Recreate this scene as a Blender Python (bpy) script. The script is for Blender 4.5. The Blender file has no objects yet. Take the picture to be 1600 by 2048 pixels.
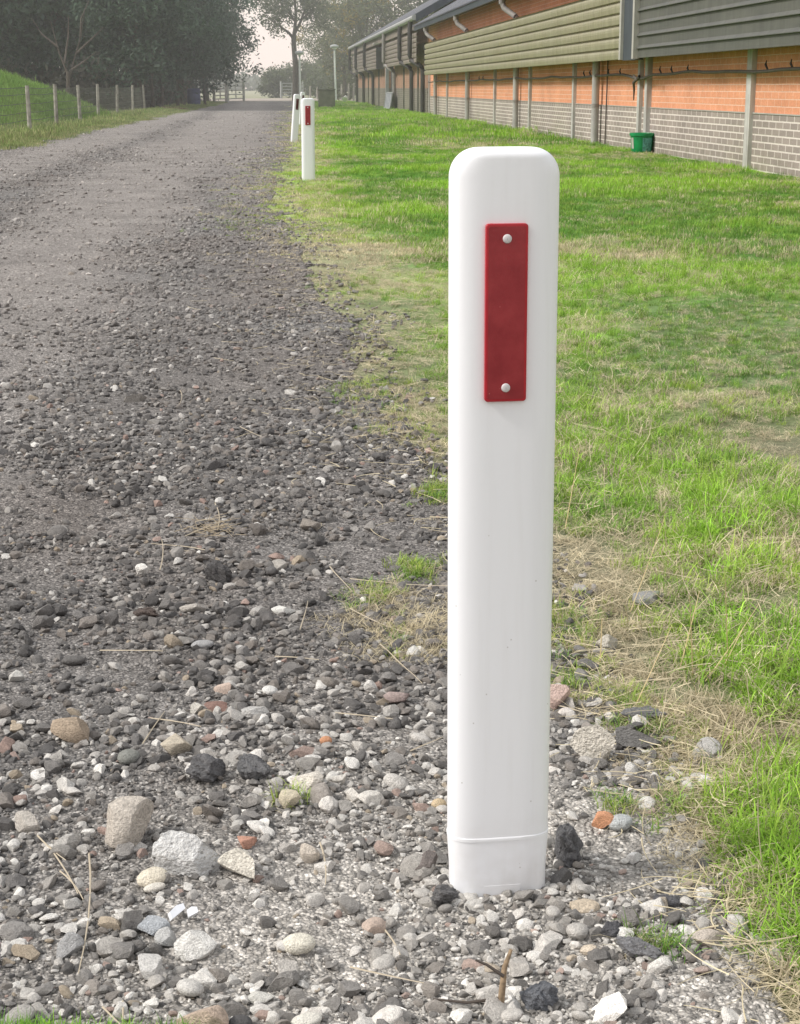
import bpy, math, random
import numpy as np
from mathutils import Vector, Matrix, Euler

random.seed(7)
RNG = np.random.default_rng(11)
S = bpy.context.scene
COL = S.collection
R = math.radians
PITCH, YAW, CAMH = R(14.12), R(4.34), 0.80

# ------------------------------------------------------------------ survey: picture measurements -> places on the ground
def ray(px, py):
    u, v = (px - 800) / 3375.0, (1024 - py) / 3375.0
    f = math.cos(PITCH) + v * math.sin(PITCH)
    z = -math.sin(PITCH) + v * math.cos(PITCH)
    return Vector((math.sin(YAW) * f + math.cos(YAW) * u, math.cos(YAW) * f - math.sin(YAW) * u, z))

def gp(px, py, z=0.0):
    d = ray(px, py)
    t = (z - CAMH) / d.z
    return Vector((d.x * t, d.y * t, z))

def at_depth(px, py, Y):
    d = ray(px, py)
    t = Y / d.y
    return Vector((d.x * t, Y, CAMH + d.z * t))

# ------------------------------------------------------------------ noise (numpy)
def _hash(ix, iy, seed):
    n = (ix.astype(np.int64) * 374761393 + iy.astype(np.int64) * 668265263 + seed * 974634777) & 0x7fffffff
    n = ((n ^ (n >> 13)) * 1274126177) & 0x7fffffff
    return ((n ^ (n >> 16)) & 0xffff) / 65535.0

def vnoise(x, y, seed=0):
    x = np.asarray(x, float); y = np.asarray(y, float)
    ix, iy = np.floor(x), np.floor(y)
    fx, fy = x - ix, y - iy
    fx, fy = fx * fx * (3 - 2 * fx), fy * fy * (3 - 2 * fy)
    a, b = _hash(ix, iy, seed), _hash(ix + 1, iy, seed)
    c, d = _hash(ix, iy + 1, seed), _hash(ix + 1, iy + 1, seed)
    return (a * (1 - fx) + b * fx) * (1 - fy) + (c * (1 - fx) + d * fx) * fy

def fbm(x, y, seed=0, octs=4):
    s, a, t = 0, 0.5, 0
    for o in range(octs):
        s = s + a * vnoise(np.asarray(x) * 2 ** o, np.asarray(y) * 2 ** o, seed + o * 17)
        t += a; a *= 0.5
    return s / t

def sstep(a, b, x):
    t = np.clip((np.asarray(x, float) - a) / (b - a), 0, 1)
    return t * t * (3 - 2 * t)

def lerp(a, b, t):
    return a + (b - a) * t

def ground_h(x, y):
    x = np.asarray(x, float); y = np.asarray(y, float)
    fade = 1 - sstep(9, 30, y)
    return fade * ((fbm(x * 3.1, y * 3.1, 3, 3) - 0.5) * 0.030 + (fbm(x * 0.8, y * 0.8, 9, 3) - 0.5) * 0.05)

base_c = gp(1000, 1772)      # foot of the near post
# right edge of the gravel, as it runs away from the camera
_ep = [(1570, 2048), (1490, 1900), (1430, 1760), (1370, 1640), (1290, 1500), (1150, 1340), (1070, 1180), (930, 1040), (860, 930),
       (765, 800), (705, 720), (640, 590), (570, 470), (535, 390), (578, 300), (588, 250), (596, 220), (602, 203)]
_eg = [gp(*p) for p in _ep]
EY = np.array([-3.0, 0.6] + [p.y for p in _eg] + [200.0])
EX = np.array([1.1, 0.72] + [p.x for p in _eg] + [3.6])
def edge_x(y):
    y = np.asarray(y, float)
    w = np.clip(y * 0.022, 0.02, 0.5)
    return np.interp(y, EY, EX) + (fbm(y * 2.2, y * 0 + 3.3, 21, 4) - 0.5) * w * 2.2
def left_x(y):
    y = np.asarray(y, float)
    return np.interp(y, [-3, 24, 93, 200], [-4.0, -3.75, -2.6, -1.2]) + (fbm(y * 0.6, y * 0 + 8.8, 31, 4) - 0.5) * 0.5

def track_mix(x, y):
    """1 in the sandy wheel tracks, 0 on the loose dark gravel"""
    c = (fbm(x * 1.3, y * 0.35, 41, 4) - 0.5) * 0.75
    xx = x + c
    a = np.exp(-((xx + 1.12) / 0.62) ** 4)
    b = np.exp(-((xx + 2.75) / 0.55) ** 4)
    t = np.maximum(a, b * 0.9)
    t = np.maximum(t, sstep(9, 22, y) * np.exp(-((xx + 0.75) / 0.8) ** 4) * 0.9)
    t = t * (0.7 + 0.6 * fbm(x * 2.0, y * 0.8, 47, 3))
    return np.clip(t * sstep(2.0, 4.2, y), 0, 1)

def pale_mix(x, y):
    """paler, chalkier grit around the foot of the near post"""
    p = np.exp(-(((x - 0.25) / 0.40) ** 2 + ((y - 1.36) / 0.55) ** 2))
    return np.clip(p * 1.6 * (0.42 + 1.2 * fbm(x * 6, y * 6, 53, 4)), 0, 1)

def road_tint(x, y):
    t = track_mix(x, y)[..., None]; p = pale_mix(x, y)[..., None]
    n = fbm(x * 2.5, y * 1.2, 61, 4)[..., None]
    dark = np.array([0.278, 0.270, 0.262]); brown = np.array([0.270, 0.246, 0.228])
    sand = np.array([0.395, 0.366, 0.343]); pale = np.array([0.62, 0.585, 0.535])
    base = lerp(dark, brown, np.clip(n * 1.6 - 0.3, 0, 1))
    far = sstep(7, 26, y)[..., None]
    base = lerp(base, np.array([0.295, 0.278, 0.265]), far * 0.7)
    base = lerp(base, sand, t * 0.9)
    return lerp(base, pale, p * 0.9)

# ------------------------------------------------------------------ mesh helpers
class MB:
    def __init__(self):
        self.v, self.f = [], []
    def add(self, vs, fs):
        o = len(self.v)
        self.v += [tuple(p) for p in vs]
        self.f += [tuple(i + o for i in f) for f in fs]
        return self
    def box(self, c, s, rot=None):
        vs = [Vector((sx * s[0] / 2, sy * s[1] / 2, sz * s[2] / 2)) for sx in (-1, 1) for sy in (-1, 1) for sz in (-1, 1)]
        if rot: vs = [rot @ p for p in vs]
        vs = [p + Vector(c) for p in vs]
        return self.add(vs, [(0, 1, 3, 2), (4, 6, 7, 5), (0, 4, 5, 1), (2, 3, 7, 6), (0, 2, 6, 4), (1, 5, 7, 3)])
    def tube(self, pts, rad, n=8, cap=True):
        pts = [Vector(p) for p in pts]
        if not hasattr(rad, '__len__'): rad = [rad] * len(pts)
        rings = []
        up = Vector((0.13, 0.31, 0.94)).normalized()
        for i, p in enumerate(pts):
            t = (pts[min(i + 1, len(pts) - 1)] - pts[max(i - 1, 0)]).normalized()
            a = t.cross(up)
            if a.length < 0.05: a = t.cross(Vector((1, 0, 0)))
            a.normalize(); b = a.cross(t).normalized()
            rings.append([p + (a * math.cos(2 * math.pi * k / n) + b * math.sin(2 * math.pi * k / n)) * rad[i] for k in range(n)])
        vs = [q for r in rings for q in r]
        fs = [(i * n + k, i * n + (k + 1) % n, (i + 1) * n + (k + 1) % n, (i + 1) * n + k) for i in range(len(pts) - 1) for k in range(n)]
        if cap:
            fs.append(tuple(range(n - 1, -1, -1)))
            fs.append(tuple((len(pts) - 1) * n + k for k in range(n)))
        return self.add(vs, fs)
    def lathe(self, prof, n=24, c=(0, 0, 0)):
        vs = [(c[0] + r * math.cos(2 * math.pi * k / n), c[1] + r * math.sin(2 * math.pi * k / n), c[2] + z) for r, z in prof for k in range(n)]
        fs = [(i * n + k, i * n + (k + 1) % n, (i + 1) * n + (k + 1) % n, (i + 1) * n + k) for i in range(len(prof) - 1) for k in range(n)]
        return self.add(vs, fs)
    def loft(self, loops, cap=True):
        n = len(loops[0])
        vs = [p for l in loops for p in l]
        fs = [(i * n + k, i * n + (k + 1) % n, (i + 1) * n + (k + 1) % n, (i + 1) * n + k) for i in range(len(loops) - 1) for k in range(n)]
        if cap:
            fs.append(tuple(range(n - 1, -1, -1)))
            fs.append(tuple((len(loops) - 1) * n + k for k in range(n)))
        return self.add(vs, fs)
    def extrude_y(self, prof, y0, y1):
        """open profile of (x, z) points swept along Y"""
        n = len(prof)
        ys = [y0, y1]
        vs = [(x, y, z) for y in ys for x, z in prof]
        return self.add(vs, [(k, k + 1, n + k + 1, n + k) for k in range(n - 1)])
    def mesh(self, name):
        me = bpy.data.meshes.new(name)
        me.from_pydata(self.v, [], self.f)
        me.update()
        return me

def smooth(me, on=True, angle=None):
    me.polygons.foreach_set('use_smooth', [on] * len(me.polygons))
    if angle is not None:
        try: me.set_sharp_from_angle(angle=R(angle))
        except Exception: pass

def mesh_np(name, V, F):
    V = np.ascontiguousarray(V, dtype=np.float32); F = np.ascontiguousarray(F, dtype=np.int32)
    me = bpy.data.meshes.new(name)
    k = F.shape[1]
    me.vertices.add(len(V)); me.vertices.foreach_set('co', V.ravel())
    me.loops.add(F.size); me.loops.foreach_set('vertex_index', F.ravel())
    me.polygons.add(len(F))
    me.polygons.foreach_set('loop_start', np.arange(0, F.size, k, dtype=np.int32))
    me.update(calc_edges=True)
    return me

def attr_col(me, name, C):
    a = me.attributes.new(name, 'FLOAT_COLOR', 'POINT')
    C = np.asarray(C, np.float32)
    if C.shape[1] == 3: C = np.hstack([C, np.ones((len(C), 1), np.float32)])
    a.data.foreach_set('color', np.ascontiguousarray(C, np.float32).ravel())

def link(name, me, mat, parent=None, world=False):
    o = bpy.data.objects.new(name, me)
    COL.objects.link(o)
    if mat is not None and me is not None:
        me.materials.clear(); me.materials.append(mat)
    if parent is not None:
        o.parent = parent
        if world:
            q_ = parent; off = Vector((0, 0, 0))
            while q_ is not None: off += q_.location; q_ = q_.parent
            me.transform(Matrix.Translation(-off))
    return o

def tag(o, label=None, cat=None, group=None, kind=None):
    if label: o['label'] = label
    if cat: o['category'] = cat
    if group: o['group'] = group
    if kind: o['kind'] = kind
    return o

def thing(name, label, cat, loc=(0, 0, 0), rot=(0, 0, 0), group=None):
    o = bpy.data.objects.new(name, None)
    o.empty_display_size = 0.1
    COL.objects.link(o)
    o.location = loc; o.rotation_euler = rot
    return tag(o, label, cat, group)

def part(name, mb, mat, parent, world=True, sm=None):
    me = mb.mesh(name) if isinstance(mb, MB) else mb
    if sm is not None: smooth(me, True, sm)
    return link(name, me, mat, parent, world)

def copy_tree(o, parent=None):
    c = o.copy(); COL.objects.link(c)
    if parent is not None: c.parent = parent
    for ch in list(o.children): copy_tree(ch, c)
    return c

# ------------------------------------------------------------------ material helpers
class NT:
    def __init__(self, name):
        self.m = bpy.data.materials.new(name); self.m.use_nodes = True
        self.t = self.m.node_tree; self.t.nodes.clear()
        self.out = self.t.nodes.new('ShaderNodeOutputMaterial')
    def n(self, typ, ins=None, **props):
        nd = self.t.nodes.new('ShaderNode' + typ)
        for k, v in props.items(): setattr(nd, k, v)
        for k, v in (ins or {}).items():
            s = nd.inputs[k]
            if hasattr(v, 'is_output') or isinstance(v, bpy.types.NodeSocket): self.t.links.new(v, s)
            else: s.default_value = v
        return nd
    def pos(self): return self.n('NewGeometry').outputs['Position']
    def obj(self): return self.n('TexCoord').outputs['Object']
    def noise(self, vec, scale, detail=4, rough=0.55, out='Fac'):
        return self.n('TexNoise', {'Vector': vec, 'Scale': scale, 'Detail': detail, 'Roughness': rough}).outputs[out]
    def scale(self, vec, s):
        return self.n('Mapping', {'Vector': vec, 'Scale': s}).outputs[0]
    def ramp(self, fac, stops):
        r = self.n('ValToRGB', {'Fac': fac})
        e = r.color_ramp.elements
        while len(e) < len(stops): e.new(0.5)
        for el, (p, c) in zip(e, stops):
            el.position = p
            el.color = (c, c, c, 1) if not hasattr(c, '__len__') else (*c, 1)
        return r.outputs['Color']
    def mix(self, a, b, fac, mode='MIX'):
        nd = self.n('Mix', data_type='RGBA', blend_type=mode)
        for idx, v in ((0, fac), (6, a), (7, b)):
            s = nd.inputs[idx]
            if isinstance(v, bpy.types.NodeSocket): self.t.links.new(v, s)
            else: s.default_value = v if idx == 0 else (*v, 1)
        return nd.outputs[2]
    def math(self, op, a, b=0.0, clamp=False):
        nd = self.n('Math', operation=op, use_clamp=clamp)
        for i, v in enumerate((a, b)):
            if isinstance(v, bpy.types.NodeSocket): self.t.links.new(v, nd.inputs[i])
            else: nd.inputs[i].default_value = v
        return nd.outputs[0]
    def bump(self, h, strength=0.5, dist=0.01, normal=None):
        ins = {'Height': h, 'Strength': strength, 'Distance': dist}
        if normal: ins['Normal'] = normal
        return self.n('Bump', ins).outputs[0]
    def attr(self, name, typ='GEOMETRY', out='Color'):
        return self.n('Attribute', attribute_name=name, attribute_type=typ).outputs[out]
    def principled(self, col, rough=0.6, normal=None, metallic=0.0, spec=0.4, **kw):
        ins = {'Base Color': col if isinstance(col, bpy.types.NodeSocket) else (*col, 1), 'Roughness': rough, 'Metallic': metallic, 'Specular IOR Level': spec}
        if normal: ins['Normal'] = normal
        ins.update(kw)
        b = self.n('BsdfPrincipled', ins)
        return b.outputs[0]
    def done(self, sh, disp=None):
        self.t.links.new(sh, self.out.inputs['Surface'])
        return self.m

def plain(name, col, rough=0.6, var=0.25, scale=8.0, bump=0.0, bscale=60, metallic=0.0, spec=0.4, streak=None):
    g = NT(name)
    p = g.pos()
    n1 = g.noise(p, scale, 5)
    f = g.ramp(n1, [(0.3, 1 - var), (0.7, 1 + var)])
    c = g.mix(col, f, 1.0, 'MULTIPLY')
    if streak:
        s = g.noise(g.scale(p, (streak[0], streak[0], streak[1])), 1.0, 5)
        c = g.mix(c, g.ramp(s, [(0.35, 1 - streak[2]), (0.65, 1.0)]), 1.0, 'MULTIPLY')
    nm = g.bump(g.noise(p, bscale, 4), bump, 0.01) if bump else None
    return g.done(g.principled(c, rough, nm, metallic, spec))

M = {}
# white moulded plastic, dusty towards the foot
g = NT('white_plastic'); o_ = g.obj()
z_ = g.n('SeparateXYZ', {0: o_}).outputs[2]
n_ = g.noise(o_, 26, 6); n2 = g.noise(g.scale(o_, (90, 90, 6)), 1.0, 4)
foot = g.math('MULTIPLY', g.n('MapRange', {0: z_, 1: 0.0, 2: 0.10, 3: 1.0, 4: 0.0}).outputs[0], g.ramp(n_, [(0.35, 0.0), (0.75, 1.0)]))
c_ = g.mix((0.84, 0.86, 0.895), (0.74, 0.75, 0.765), g.math('MULTIPLY', g.ramp(n2, [(0.5, 0.0), (0.8, 1.0)]), 0.35))
c_ = g.mix(c_, (0.46, 0.42, 0.37), g.math('MULTIPLY', foot, 0.42))
sp = g.n('TexVoronoi', {'Vector': o_, 'Scale': 55.0, 'Randomness': 1.0}).outputs['Distance']
c_ = g.mix(c_, (0.35, 0.33, 0.30), g.math('MULTIPLY', g.ramp(sp, [(0.035, 1.0), (0.055, 0.0)]), 0.5))
M['post'] = g.done(g.principled(c_, 0.42, g.bump(g.noise(o_, 160, 3), 0.05, 0.002), 0, 0.45))
# red reflector
g = NT('red_reflector'); o_ = g.obj()
n_ = g.noise(o_, 45, 5)
c_ = g.mix((0.235, 0.014, 0.022), (0.31, 0.028, 0.036), g.ramp(n_, [(0.35, 0.0), (0.7, 1.0)]))
sp = g.n('TexVoronoi', {'Vector': o_, 'Scale': 130.0}).outputs['Distance']
c_ = g.mix(c_, (0.62, 0.18, 0.17), g.math('MULTIPLY', g.ramp(sp, [(0.05, 1.0), (0.10, 0.0)]), g.ramp(g.noise(o_, 30, 2), [(0.60, 0.0), (0.68, 0.7)])))
M['reflector'] = g.done(g.principled(c_, 0.32, g.bump(g.noise(o_, 300, 3), 0.06, 0.002), 0, 0.5))
M['reflector_rim'] = plain('red_reflector_rim', (0.40, 0.02, 0.032), 0.28, 0.1, 60)
M['dark_reflector'] = plain('dark_reflector', (0.10, 0.03, 0.035), 0.5, 0.2, 40)
M['rivet'] = plain('pale_rivet', (0.62, 0.60, 0.61), 0.4, 0.1, 200)
M['concrete'] = plain('concrete', (0.50, 0.485, 0.47), 0.85, 0.18, 5, 0.2, 80, streak=(14, 1.2, 0.3))
M['old_concrete'] = plain('weathered_concrete', (0.15, 0.145, 0.125), 0.9, 0.3, 4, 0.25, 60)
M['pvc'] = plain('grey_pvc', (0.42, 0.405, 0.395), 0.5, 0.12, 5, streak=(10, 1, 0.25))
M['dark_pvc'] = plain('dark_grey_pvc', (0.25, 0.235, 0.225), 0.6, 0.2, 9)
M['dark_pipe'] = plain('dark_pipe', (0.045, 0.042, 0.042), 0.6, 0.15, 5)
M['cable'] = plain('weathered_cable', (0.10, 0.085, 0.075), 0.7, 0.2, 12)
M['slate_metal'] = plain('slate_metal', (0.055, 0.067, 0.082), 0.5, 0.12, 3, streak=(8, 0.7, 0.2))
M['trim'] = plain('pale_trim', (0.38, 0.37, 0.34), 0.5, 0.15, 4)
M['green_plastic'] = plain('green_plastic', (0.012, 0.22, 0.075), 0.35, 0.25, 9)
M['teal_patch'] = plain('faded_label', (0.10, 0.30, 0.27), 0.6, 0.5, 40)
M['galv'] = plain('galvanised_steel', (0.36, 0.37, 0.39), 0.45, 0.15, 12, metallic=0.2)
M['fence_wood'] = plain('grey_fence_wood', (0.38, 0.36, 0.325), 0.9, 0.3, 9, 0.3, 60, streak=(40, 2, 0.4))
M['wire'] = plain('fence_wire', (0.10, 0.105, 0.09), 0.7, 0.1, 10)
M['blue_plastic'] = plain('blue_plastic', (0.06, 0.075, 0.16), 0.6, 0.2, 5)
M['rubble'] = plain('red_rubble', (0.20, 0.105, 0.085), 0.95, 0.4, 9, 0.5, 30)
M['white_cloth'] = plain('white_sacking', (0.75, 0.74, 0.72), 0.8, 0.1, 9)
M['lamp_head'] = plain('lamp_head', (0.40, 0.42, 0.42), 0.5, 0.1, 5)
M['lamp_pole'] = plain('lamp_pole', (0.66, 0.68, 0.68), 0.5, 0.1, 5)
M['gutter'] = plain('grey_gutter', (0.36, 0.37, 0.37), 0.5, 0.15, 4)
M['dark_wood'] = plain('dark_door', (0.075, 0.08, 0.085), 0.8, 0.2, 5)
M['bark'] = plain('bark', (0.105, 0.090, 0.075), 0.95, 0.35, 8, 0.4, 40, streak=(30, 3, 0.4))
M['pale_bark'] = plain('pale_bark', (0.085, 0.070, 0.060), 0.95, 0.3, 8, 0.3, 40)
M['mound_wood'] = M['bark']

def brick(name, c1, c2, mortar, msize, rowh, var):
    g = NT(name)
    p = g.pos(); s = g.n('SeparateXYZ', {0: p})
    v = g.n('CombineXYZ', {0: s.outputs[1], 1: s.outputs[2], 2: 0.0}).outputs[0]
    wob = g.noise(p, 9, 2, 0.5, 'Color')
    v2 = g.mix(v, wob, 0.004)
    b = g.n('TexBrick', {'Vector': v2, 'Color1': (*c1, 1), 'Color2': (*c2, 1), 'Mortar': (*mortar, 1), 'Scale': 1.0,
                         'Mortar Size': msize, 'Mortar Smooth': 0.25, 'Bias': 0.0, 'Brick Width': 0.23, 'Row Height': rowh}, offset=0.5)
    big = g.ramp(g.noise(p, 1.4, 5), [(0.3, 1 - var), (0.7, 1 + var)])
    fine = g.ramp(g.noise(p, 60, 3), [(0.3, 0.85), (0.7, 1.12)])
    c = g.mix(g.mix(b.outputs[0], big, 1.0, 'MULTIPLY'), fine, 1.0, 'MULTIPLY')
    # splash of green-brown dirt near the ground
    low = g.n('MapRange', {0: s.outputs[2], 1: 0.0, 2: 0.28, 3: 0.55, 4: 0.0}).outputs[0]
    c = g.mix(c, (0.14, 0.13, 0.09), g.math('MULTIPLY', low, g.ramp(g.noise(p, 5, 4), [(0.35, 0.1), (0.7, 1.0)])))
    h = g.math('SUBTRACT', g.math('MULTIPLY', g.noise(p, 70, 3), 0.3), b.outputs['Fac'])
    return g.done(g.principled(c, 0.9, g.bump(h, 0.5, 0.006), 0, 0.2))
M['grey_brick'] = brick('grey_brick', (0.335, 0.285, 0.262), (0.285, 0.245, 0.228), (0.66, 0.60, 0.56), 0.0085, 0.069, 0.12)
M['orange_brick'] = brick('orange_brick', (0.68, 0.315, 0.19), (0.63, 0.285, 0.17), (0.75, 0.52, 0.41), 0.0045, 0.069, 0.10)
M['far_lower'] = brick('far_grey_brick', (0.21, 0.19, 0.165), (0.18, 0.165, 0.145), (0.29, 0.265, 0.235), 0.007, 0.069, 0.15)
M['far_upper'] = brick('far_brown_brick', (0.42, 0.25, 0.185), (0.37, 0.22, 0.16), (0.42, 0.29, 0.23), 0.004, 0.069, 0.15)

def cladding(name, col, moss, rough=0.55):
    g = NT(name); p = g.pos()
    n1 = g.noise(g.scale(p, (1, 0.5, 3)), 2.2, 6, 0.65)
    n2 = g.noise(g.scale(p, (6, 6, 0.7)), 2.5, 5)
    c = g.mix(col, moss, g.ramp(n1, [(0.35, 0.0), (0.7, 0.8)]))
    c = g.mix(c, g.ramp(n2, [(0.3, 0.78), (0.65, 1.05)]), 1.0, 'MULTIPLY')
    return g.done(g.principled(c, rough, g.bump(g.noise(p, 30, 3), 0.08, 0.01), 0, 0.35))
M['green_clad'] = cladding('moss_green_cladding', (0.30, 0.283, 0.198), (0.265, 0.245, 0.152))
M['dark_clad'] = cladding('dark_cladding', (0.088, 0.092, 0.084), (0.12, 0.121, 0.104))
M['brown_clad'] = cladding('brown_cladding', (0.29, 0.25, 0.22), (0.22, 0.19, 0.16))
M['roof'] = cladding('blue_grey_roof', (0.125, 0.135, 0.16), (0.16, 0.16, 0.17), 0.6)
M['soffit'] = plain('soffit_board', (0.16, 0.12, 0.10), 0.9, 0.3, 6)

# stone: colour comes with each stone
def stone_mat(name, src):
    g = NT(name)
    o_ = g.obj()
    col = g.attr('tint', src)
    n1 = g.noise(o_, 2.2, 6, 0.65); n2 = g.noise(o_, 9, 5, 0.6)
    c = g.mix(col, g.ramp(n1, [(0.3, 0.78), (0.7, 1.22)]), 1.0, 'MULTIPLY')
    c = g.mix(c, g.ramp(n2, [(0.32, 0.74), (0.5, 1.0), (0.72, 1.18)]), 1.0, 'MULTIPLY')
    nm = g.bump(n2, 0.55, 0.12)
    return g.done(g.principled(c, 0.88, nm, 0, 0.25))
M['gravel_stone'] = stone_mat('gravel_stone', 'INSTANCER')
M['single_stone'] = stone_mat('single_stone', 'OBJECT')
g = NT('pitted_stone'); o_ = g.obj()
n1 = g.noise(o_, 3, 6); vo = g.n('TexVoronoi', {'Vector': g.mix(o_, g.noise(o_, 6, 3, 0.5, 'Color'), 0.25), 'Scale': 5.5}).outputs['Distance']
c_ = g.mix(g.attr('tint', 'OBJECT'), g.ramp(n1, [(0.3, 0.75), (0.7, 1.15)]), 1.0, 'MULTIPLY')
pit = g.ramp(vo, [(0.14, 1.0), (0.26, 0.0)])
c_ = g.mix(c_, (0.09, 0.085, 0.08), g.math('MULTIPLY', pit, g.ramp(g.noise(o_, 2.4, 2), [(0.45, 0.0), (0.55, 0.9)])))
M['pitted_stone'] = g.done(g.principled(c_, 0.9, g.bump(g.noise(o_, 9, 5), 0.6, 0.12), 0, 0.2))

def sheet_mat(name, cell, ground=False):
    g = NT(name); p = g.pos()
    tint = g.attr('tint')
    wp = g.mix(p, g.noise(p, 40, 2, 0.5, 'Color'), 0.012)
    if not ground:
        v1 = g.n('TexVoronoi', {'Vector': wp, 'Scale': cell})
        v2 = g.n('TexVoronoi', {'Vector': wp, 'Scale': cell * 0.38})
        r1 = g.n('SeparateColor', {0: v1.outputs['Color']}).outputs[0]
        r2 = g.n('SeparateColor', {0: v2.outputs['Color']}).outputs[1]
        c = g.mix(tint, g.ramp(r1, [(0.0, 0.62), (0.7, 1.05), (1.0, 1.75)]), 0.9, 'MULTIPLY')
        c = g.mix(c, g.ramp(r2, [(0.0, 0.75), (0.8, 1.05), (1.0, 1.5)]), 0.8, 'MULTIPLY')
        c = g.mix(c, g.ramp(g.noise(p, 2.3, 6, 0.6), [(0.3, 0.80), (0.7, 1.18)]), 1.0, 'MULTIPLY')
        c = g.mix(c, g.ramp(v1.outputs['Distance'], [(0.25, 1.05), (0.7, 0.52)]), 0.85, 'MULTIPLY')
        h = g.math('ADD', g.math('MULTIPLY', v1.outputs['Distance'], -0.6), g.math('ADD', g.math('MULTIPLY', v2.outputs['Distance'], -0.8), g.noise(p, 220, 4)))
        nm = g.bump(h, 0.9, 0.008)
    else:
        c = g.mix(tint, g.ramp(g.noise(p, 55, 6, 0.7), [(0.3, 0.55), (0.7, 1.4)]), 1.0, 'MULTIPLY')
        c = g.mix(c, g.ramp(g.noise(p, 4, 5), [(0.3, 0.8), (0.7, 1.2)]), 1.0, 'MULTIPLY')
        nm = g.bump(g.noise(p, 130, 5, 0.7), 0.8, 0.012)
    return g.done(g.principled(c, 0.95, nm, 0, 0.15))
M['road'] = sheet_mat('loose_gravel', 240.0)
M['ground'] = sheet_mat('turf_soil', 60.0, True)

def leafy(name, src, inst=True, trans=0.35, vary=True, attrname='tint'):
    g = NT(name)
    c = g.attr(attrname, src)
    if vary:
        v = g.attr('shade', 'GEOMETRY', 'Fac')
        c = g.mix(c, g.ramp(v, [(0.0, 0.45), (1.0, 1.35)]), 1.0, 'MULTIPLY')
    d = g.principled(c, 0.6, None, 0, 0.25)
    t = g.n('BsdfTranslucent', {'Color': c}).outputs[0]
    ms = g.n('MixShader', {0: trans, 1: d, 2: t})
    return g.done(ms.outputs[0])
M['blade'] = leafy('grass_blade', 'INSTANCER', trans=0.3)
M['leaf'] = leafy('leaf', 'GEOMETRY', trans=0.3, vary=False)
M['straw'] = leafy('dry_straw', 'GEOMETRY', trans=0.15, vary=False)

# ------------------------------------------------------------------ ground sheets
def grid(xs, ys, zf):
    X, Y = np.meshgrid(xs, ys) if xs.ndim == 1 else (xs, ys)
    Z = zf(X, Y)
    ny, nx = X.shape
    idx = np.arange(nx * ny).reshape(ny, nx)
    F = np.stack([idx[:-1, :-1], idx[:-1, 1:], idx[1:, 1:], idx[1:, :-1]], -1).reshape(-1, 4)
    return np.stack([X, Y, Z], -1).reshape(-1, 3), F

def turf_fields(x, y):
    """signed distance from the gravel edge, straw fraction, green brightness"""
    s = x - edge_x(y)
    sc = np.clip(0.055 * y - 0.035, 0.045, 0.6)
    n = fbm(x * 1.6, y * 1.1, 71, 4); n2 = fbm(x * 5.5, y * 3.5, 77, 3); n3 = fbm(x * 0.55, y * 0.33, 83, 3)
    straw = 0.95 - 0.17 * sstep(2.6, 5.5, y) - 0.85 * sstep(0.1, 1.5, s / sc + (n2 - 0.5) * 1.6) + sstep(0.54, 0.72, n) * 0.5 + (n2 - 0.5) * 0.6 + 0.05
    for px, py, rx, ry, a in PATCHES:
        c = gp(px, py)
        straw = straw + a * np.exp(-(((x - c.x) / rx) ** 2 + ((y - c.y) / ry) ** 2))
    lush = sstep(0.42, 0.68, fbm(x * 1.1 + 4, y * 0.7, 91, 4))
    return s / sc, np.clip(straw, 0, 1), lush, n3
PATCHES = [(1200, 1260, 0.06, 0.2, 0.7), (1330, 1390, 0.08, 0.11, 0.6), (1160, 1100, 0.06, 0.13, 0.5), (1290, 760, 0.12, 0.3, 0.35), (1200, 905, 0.22, 0.35, -1.0), (800, 345, 0.9, 2.2, -0.9), (1230, 510, 0.28, 0.35, 1.0), (1500, 880, 0.16, 0.2, 0.3),
           (1480, 1290, 0.10, 0.16, -1.0), (1540, 1880, 0.06, 0.16, -1.0), (1560, 1700, 0.14, 0.25, -1.0), (1180, 1130, 0.10, 0.18, 0.7), (720, 500, 0.3, 0.8, 0.8), (1250, 1270, 0.15, 0.12, 0.7),
           (900, 290, 0.7, 2.0, 0.55), (1420, 720, 0.3, 0.4, -0.6), (1330, 1010, 0.2, 0.25, -0.8), (1500, 560, .5, .5, -.4), (1250, 440, .7, .8, -.6)]
GREEN_A = np.array([0.31, 0.56, 0.06]); GREEN_B = np.array([0.14, 0.31, 0.055]); GREEN_Y = np.array([0.46, 0.56, 0.12])
STRAW_A = np.array([0.74, 0.655, 0.45]); STRAW_B = np.array([0.54, 0.465, 0.32])

xs = 0.6 + 0.6 * np.sinh(np.linspace(-7.2, 7.2, 330))
ys = np.concatenate([np.linspace(-40, -0.2, 12), 0.0 + 0.5 * (np.geomspace(1, 1800, 420)) - 0.4])
def gz(X, Y):
    inside = (X < edge_x(Y) - 0.04) & (X > left_x(Y) + 0.04)
    return ground_h(X, Y) - np.where(inside, 0.012 + 0.0018 * np.clip(Y, 0, 12), 0.004)
V, F = grid(xs, ys, gz)
st, sw, lu, n3 = turf_fields(V[:, 0], V[:, 1])
soil = np.array([0.21, 0.185, 0.155])
gc = lerp(lerp(GREEN_B, GREEN_A, lu[:, None]) * 0.85, STRAW_B * 0.8, sw[:, None] * 0.65)
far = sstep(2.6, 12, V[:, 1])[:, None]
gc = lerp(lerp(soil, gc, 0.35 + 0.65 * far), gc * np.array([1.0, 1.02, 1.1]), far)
field = sstep(110, 160, V[:, 1])[:, None]
gc = lerp(gc, np.array([0.30, 0.30, 0.20]), field)
me = mesh_np('ground', V, F); smooth(me); attr_col(me, 'tint', gc)
tag(link('ground', me, M['ground']), kind='structure')

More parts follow.
